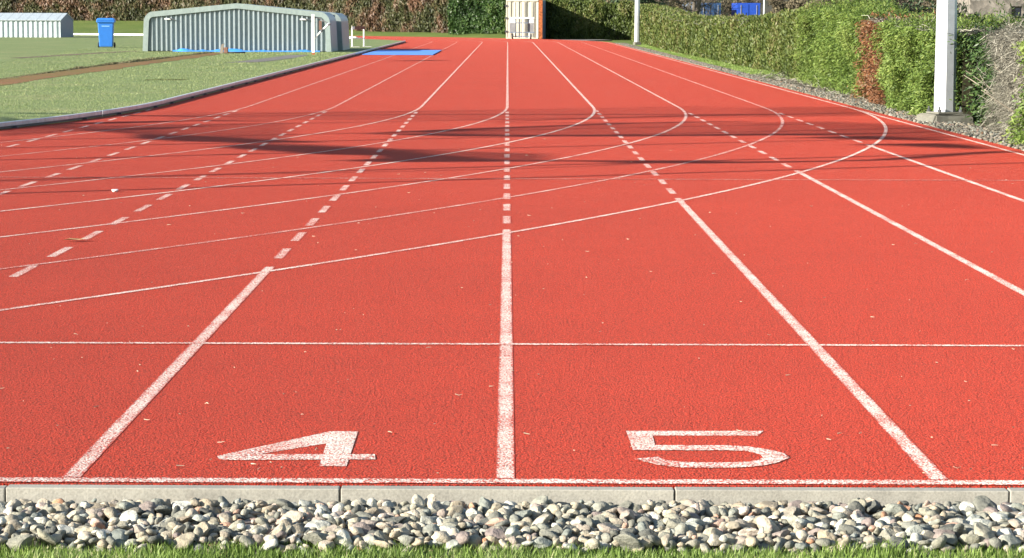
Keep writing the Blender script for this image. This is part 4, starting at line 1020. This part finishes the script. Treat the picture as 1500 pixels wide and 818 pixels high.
for i, (x, y, w, h, ev) in enumerate([(20.1, 186, 1.3, 3.0, 0), (21.0, 190, 2.0, 3.2, 0), (22.2, 188, 2.4, 3.0, 0), (23.6, 186, 2.6, 3.2, 0), (25.0, 190, 2.6, 3.0, 1), (26.4, 186, 2.8, 3.2, 0), (28.0, 188, 2.6, 3.0, 0), (24.6, 138, 1.8, 2.6, 1), (25.4, 136.5, 1.2, 1.5, 0), (27.2, 136, 1.4, 1.35, 0), (29.4, 136, 1.6, 1.4, 0)]):
    lb, gr = (('brown scrub bush between thin white pole and stone cottage', 'scrub between pole and cottage') if i < 7 and not ev else ('evergreen bush among brown scrub between white pole and cottage', 'evergreens between pole and cottage') if i < 7
              else ('dark evergreen bush against the corner of the stone cottage', None) if ev else ('low brown scrub under the window wall of the stone cottage', 'low scrub under the cottage wall'))
    scrub(lb, x, y, w, h, 500+i, M['greenscrub'] if ev else M['dryscrub'], gr, 1500, .13)

# ------------------------------------------------------------------ litter
o = link(bpy.data.objects.new('pale_pebble', PROT_HI[3].copy())); o.data.materials[0] = M['white']; p = gp(168, 281.5); o.matrix_world = Matrix.Translation((p.x, p.y, .012)) @ Matrix.Diagonal((.034, .03, .014, 1)); tag(o, 'small white pebble lying on the red track', 'pebble')
p = gp(110, 354); v0 = [(-.07, 0, .004), (-.03, -.035, .012), (.03, -.03, .006), (.075, .004, .016), (.03, .035, .006), (-.03, .03, .010), (0, 0, .004)]
o = mobj('fallen_leaf', v0, [(0, 1, 6), (1, 2, 6), (2, 3, 6), (3, 4, 6), (4, 5, 6), (5, 0, 6)], plain('dry_leaf', (.34, .24, .10), .8, var=.3, scale=40)); o.location = (p.x, p.y, .006); tag(o, 'dry ochre leaf lying beside a white dash', 'leaf')
n = 260; Y = 6.9 + 22*rng.random(n)**1.5; X = rng.uniform(-5, 5, n)*np.clip(Y/22, .3, 1); P = np.stack([X, Y, np.full(n, .007)], 1); az = rng.normal(size=n)*.9; D = np.stack([np.cos(az), np.sin(az), .02*rng.random(n)], 1)
o = twig_mesh(P, D, .006+.022*rng.random(n)**3, np.full(n, .0013)+.0012*rng.random(n), rng.random(n)*.4+.6, 'track_litter', mat_leaf('straw', G_((0, (.3, .24, .15)), (1, (.62, .56, .42))), 0, .8, .2), None); tag(o, 'scattered bits of straw on the red track', 'litter', kind='stuff')
nn = 900; y = 38 + 18*rng.random(nn); x = grav_out(y) + rng.random(nn)*(hedge_x(y)-grav_out(y)+.1); P = np.stack([x, y, np.full(nn, -.004)], 1)
o = twig_mesh(P, norm(rand_unit(nn)*np.array([1, 1, .25])), .06+.2*rng.random(nn), .004+.003*rng.random(nn), rng.random(nn), 'fallen_twigs', M['twig'], None); tag(o, 'dry fallen twigs on the soil at the hedge foot', 'twigs', kind='stuff')

# trodden grass strip between gravel and hedge
n = 18000; y = 52 + 62*rng.random(n); x = grav_out(y) + .02 + rng.random(n)*np.maximum(hedge_x(y)-grav_out(y)+.05, .1)
blades('verge_tufts', 'green grass strip between gravel and the clipped hedge', x, y, ground_z(x, y), .012+.022*rng.random(n), .004+.005*rng.random(n), M['blade'], .8)
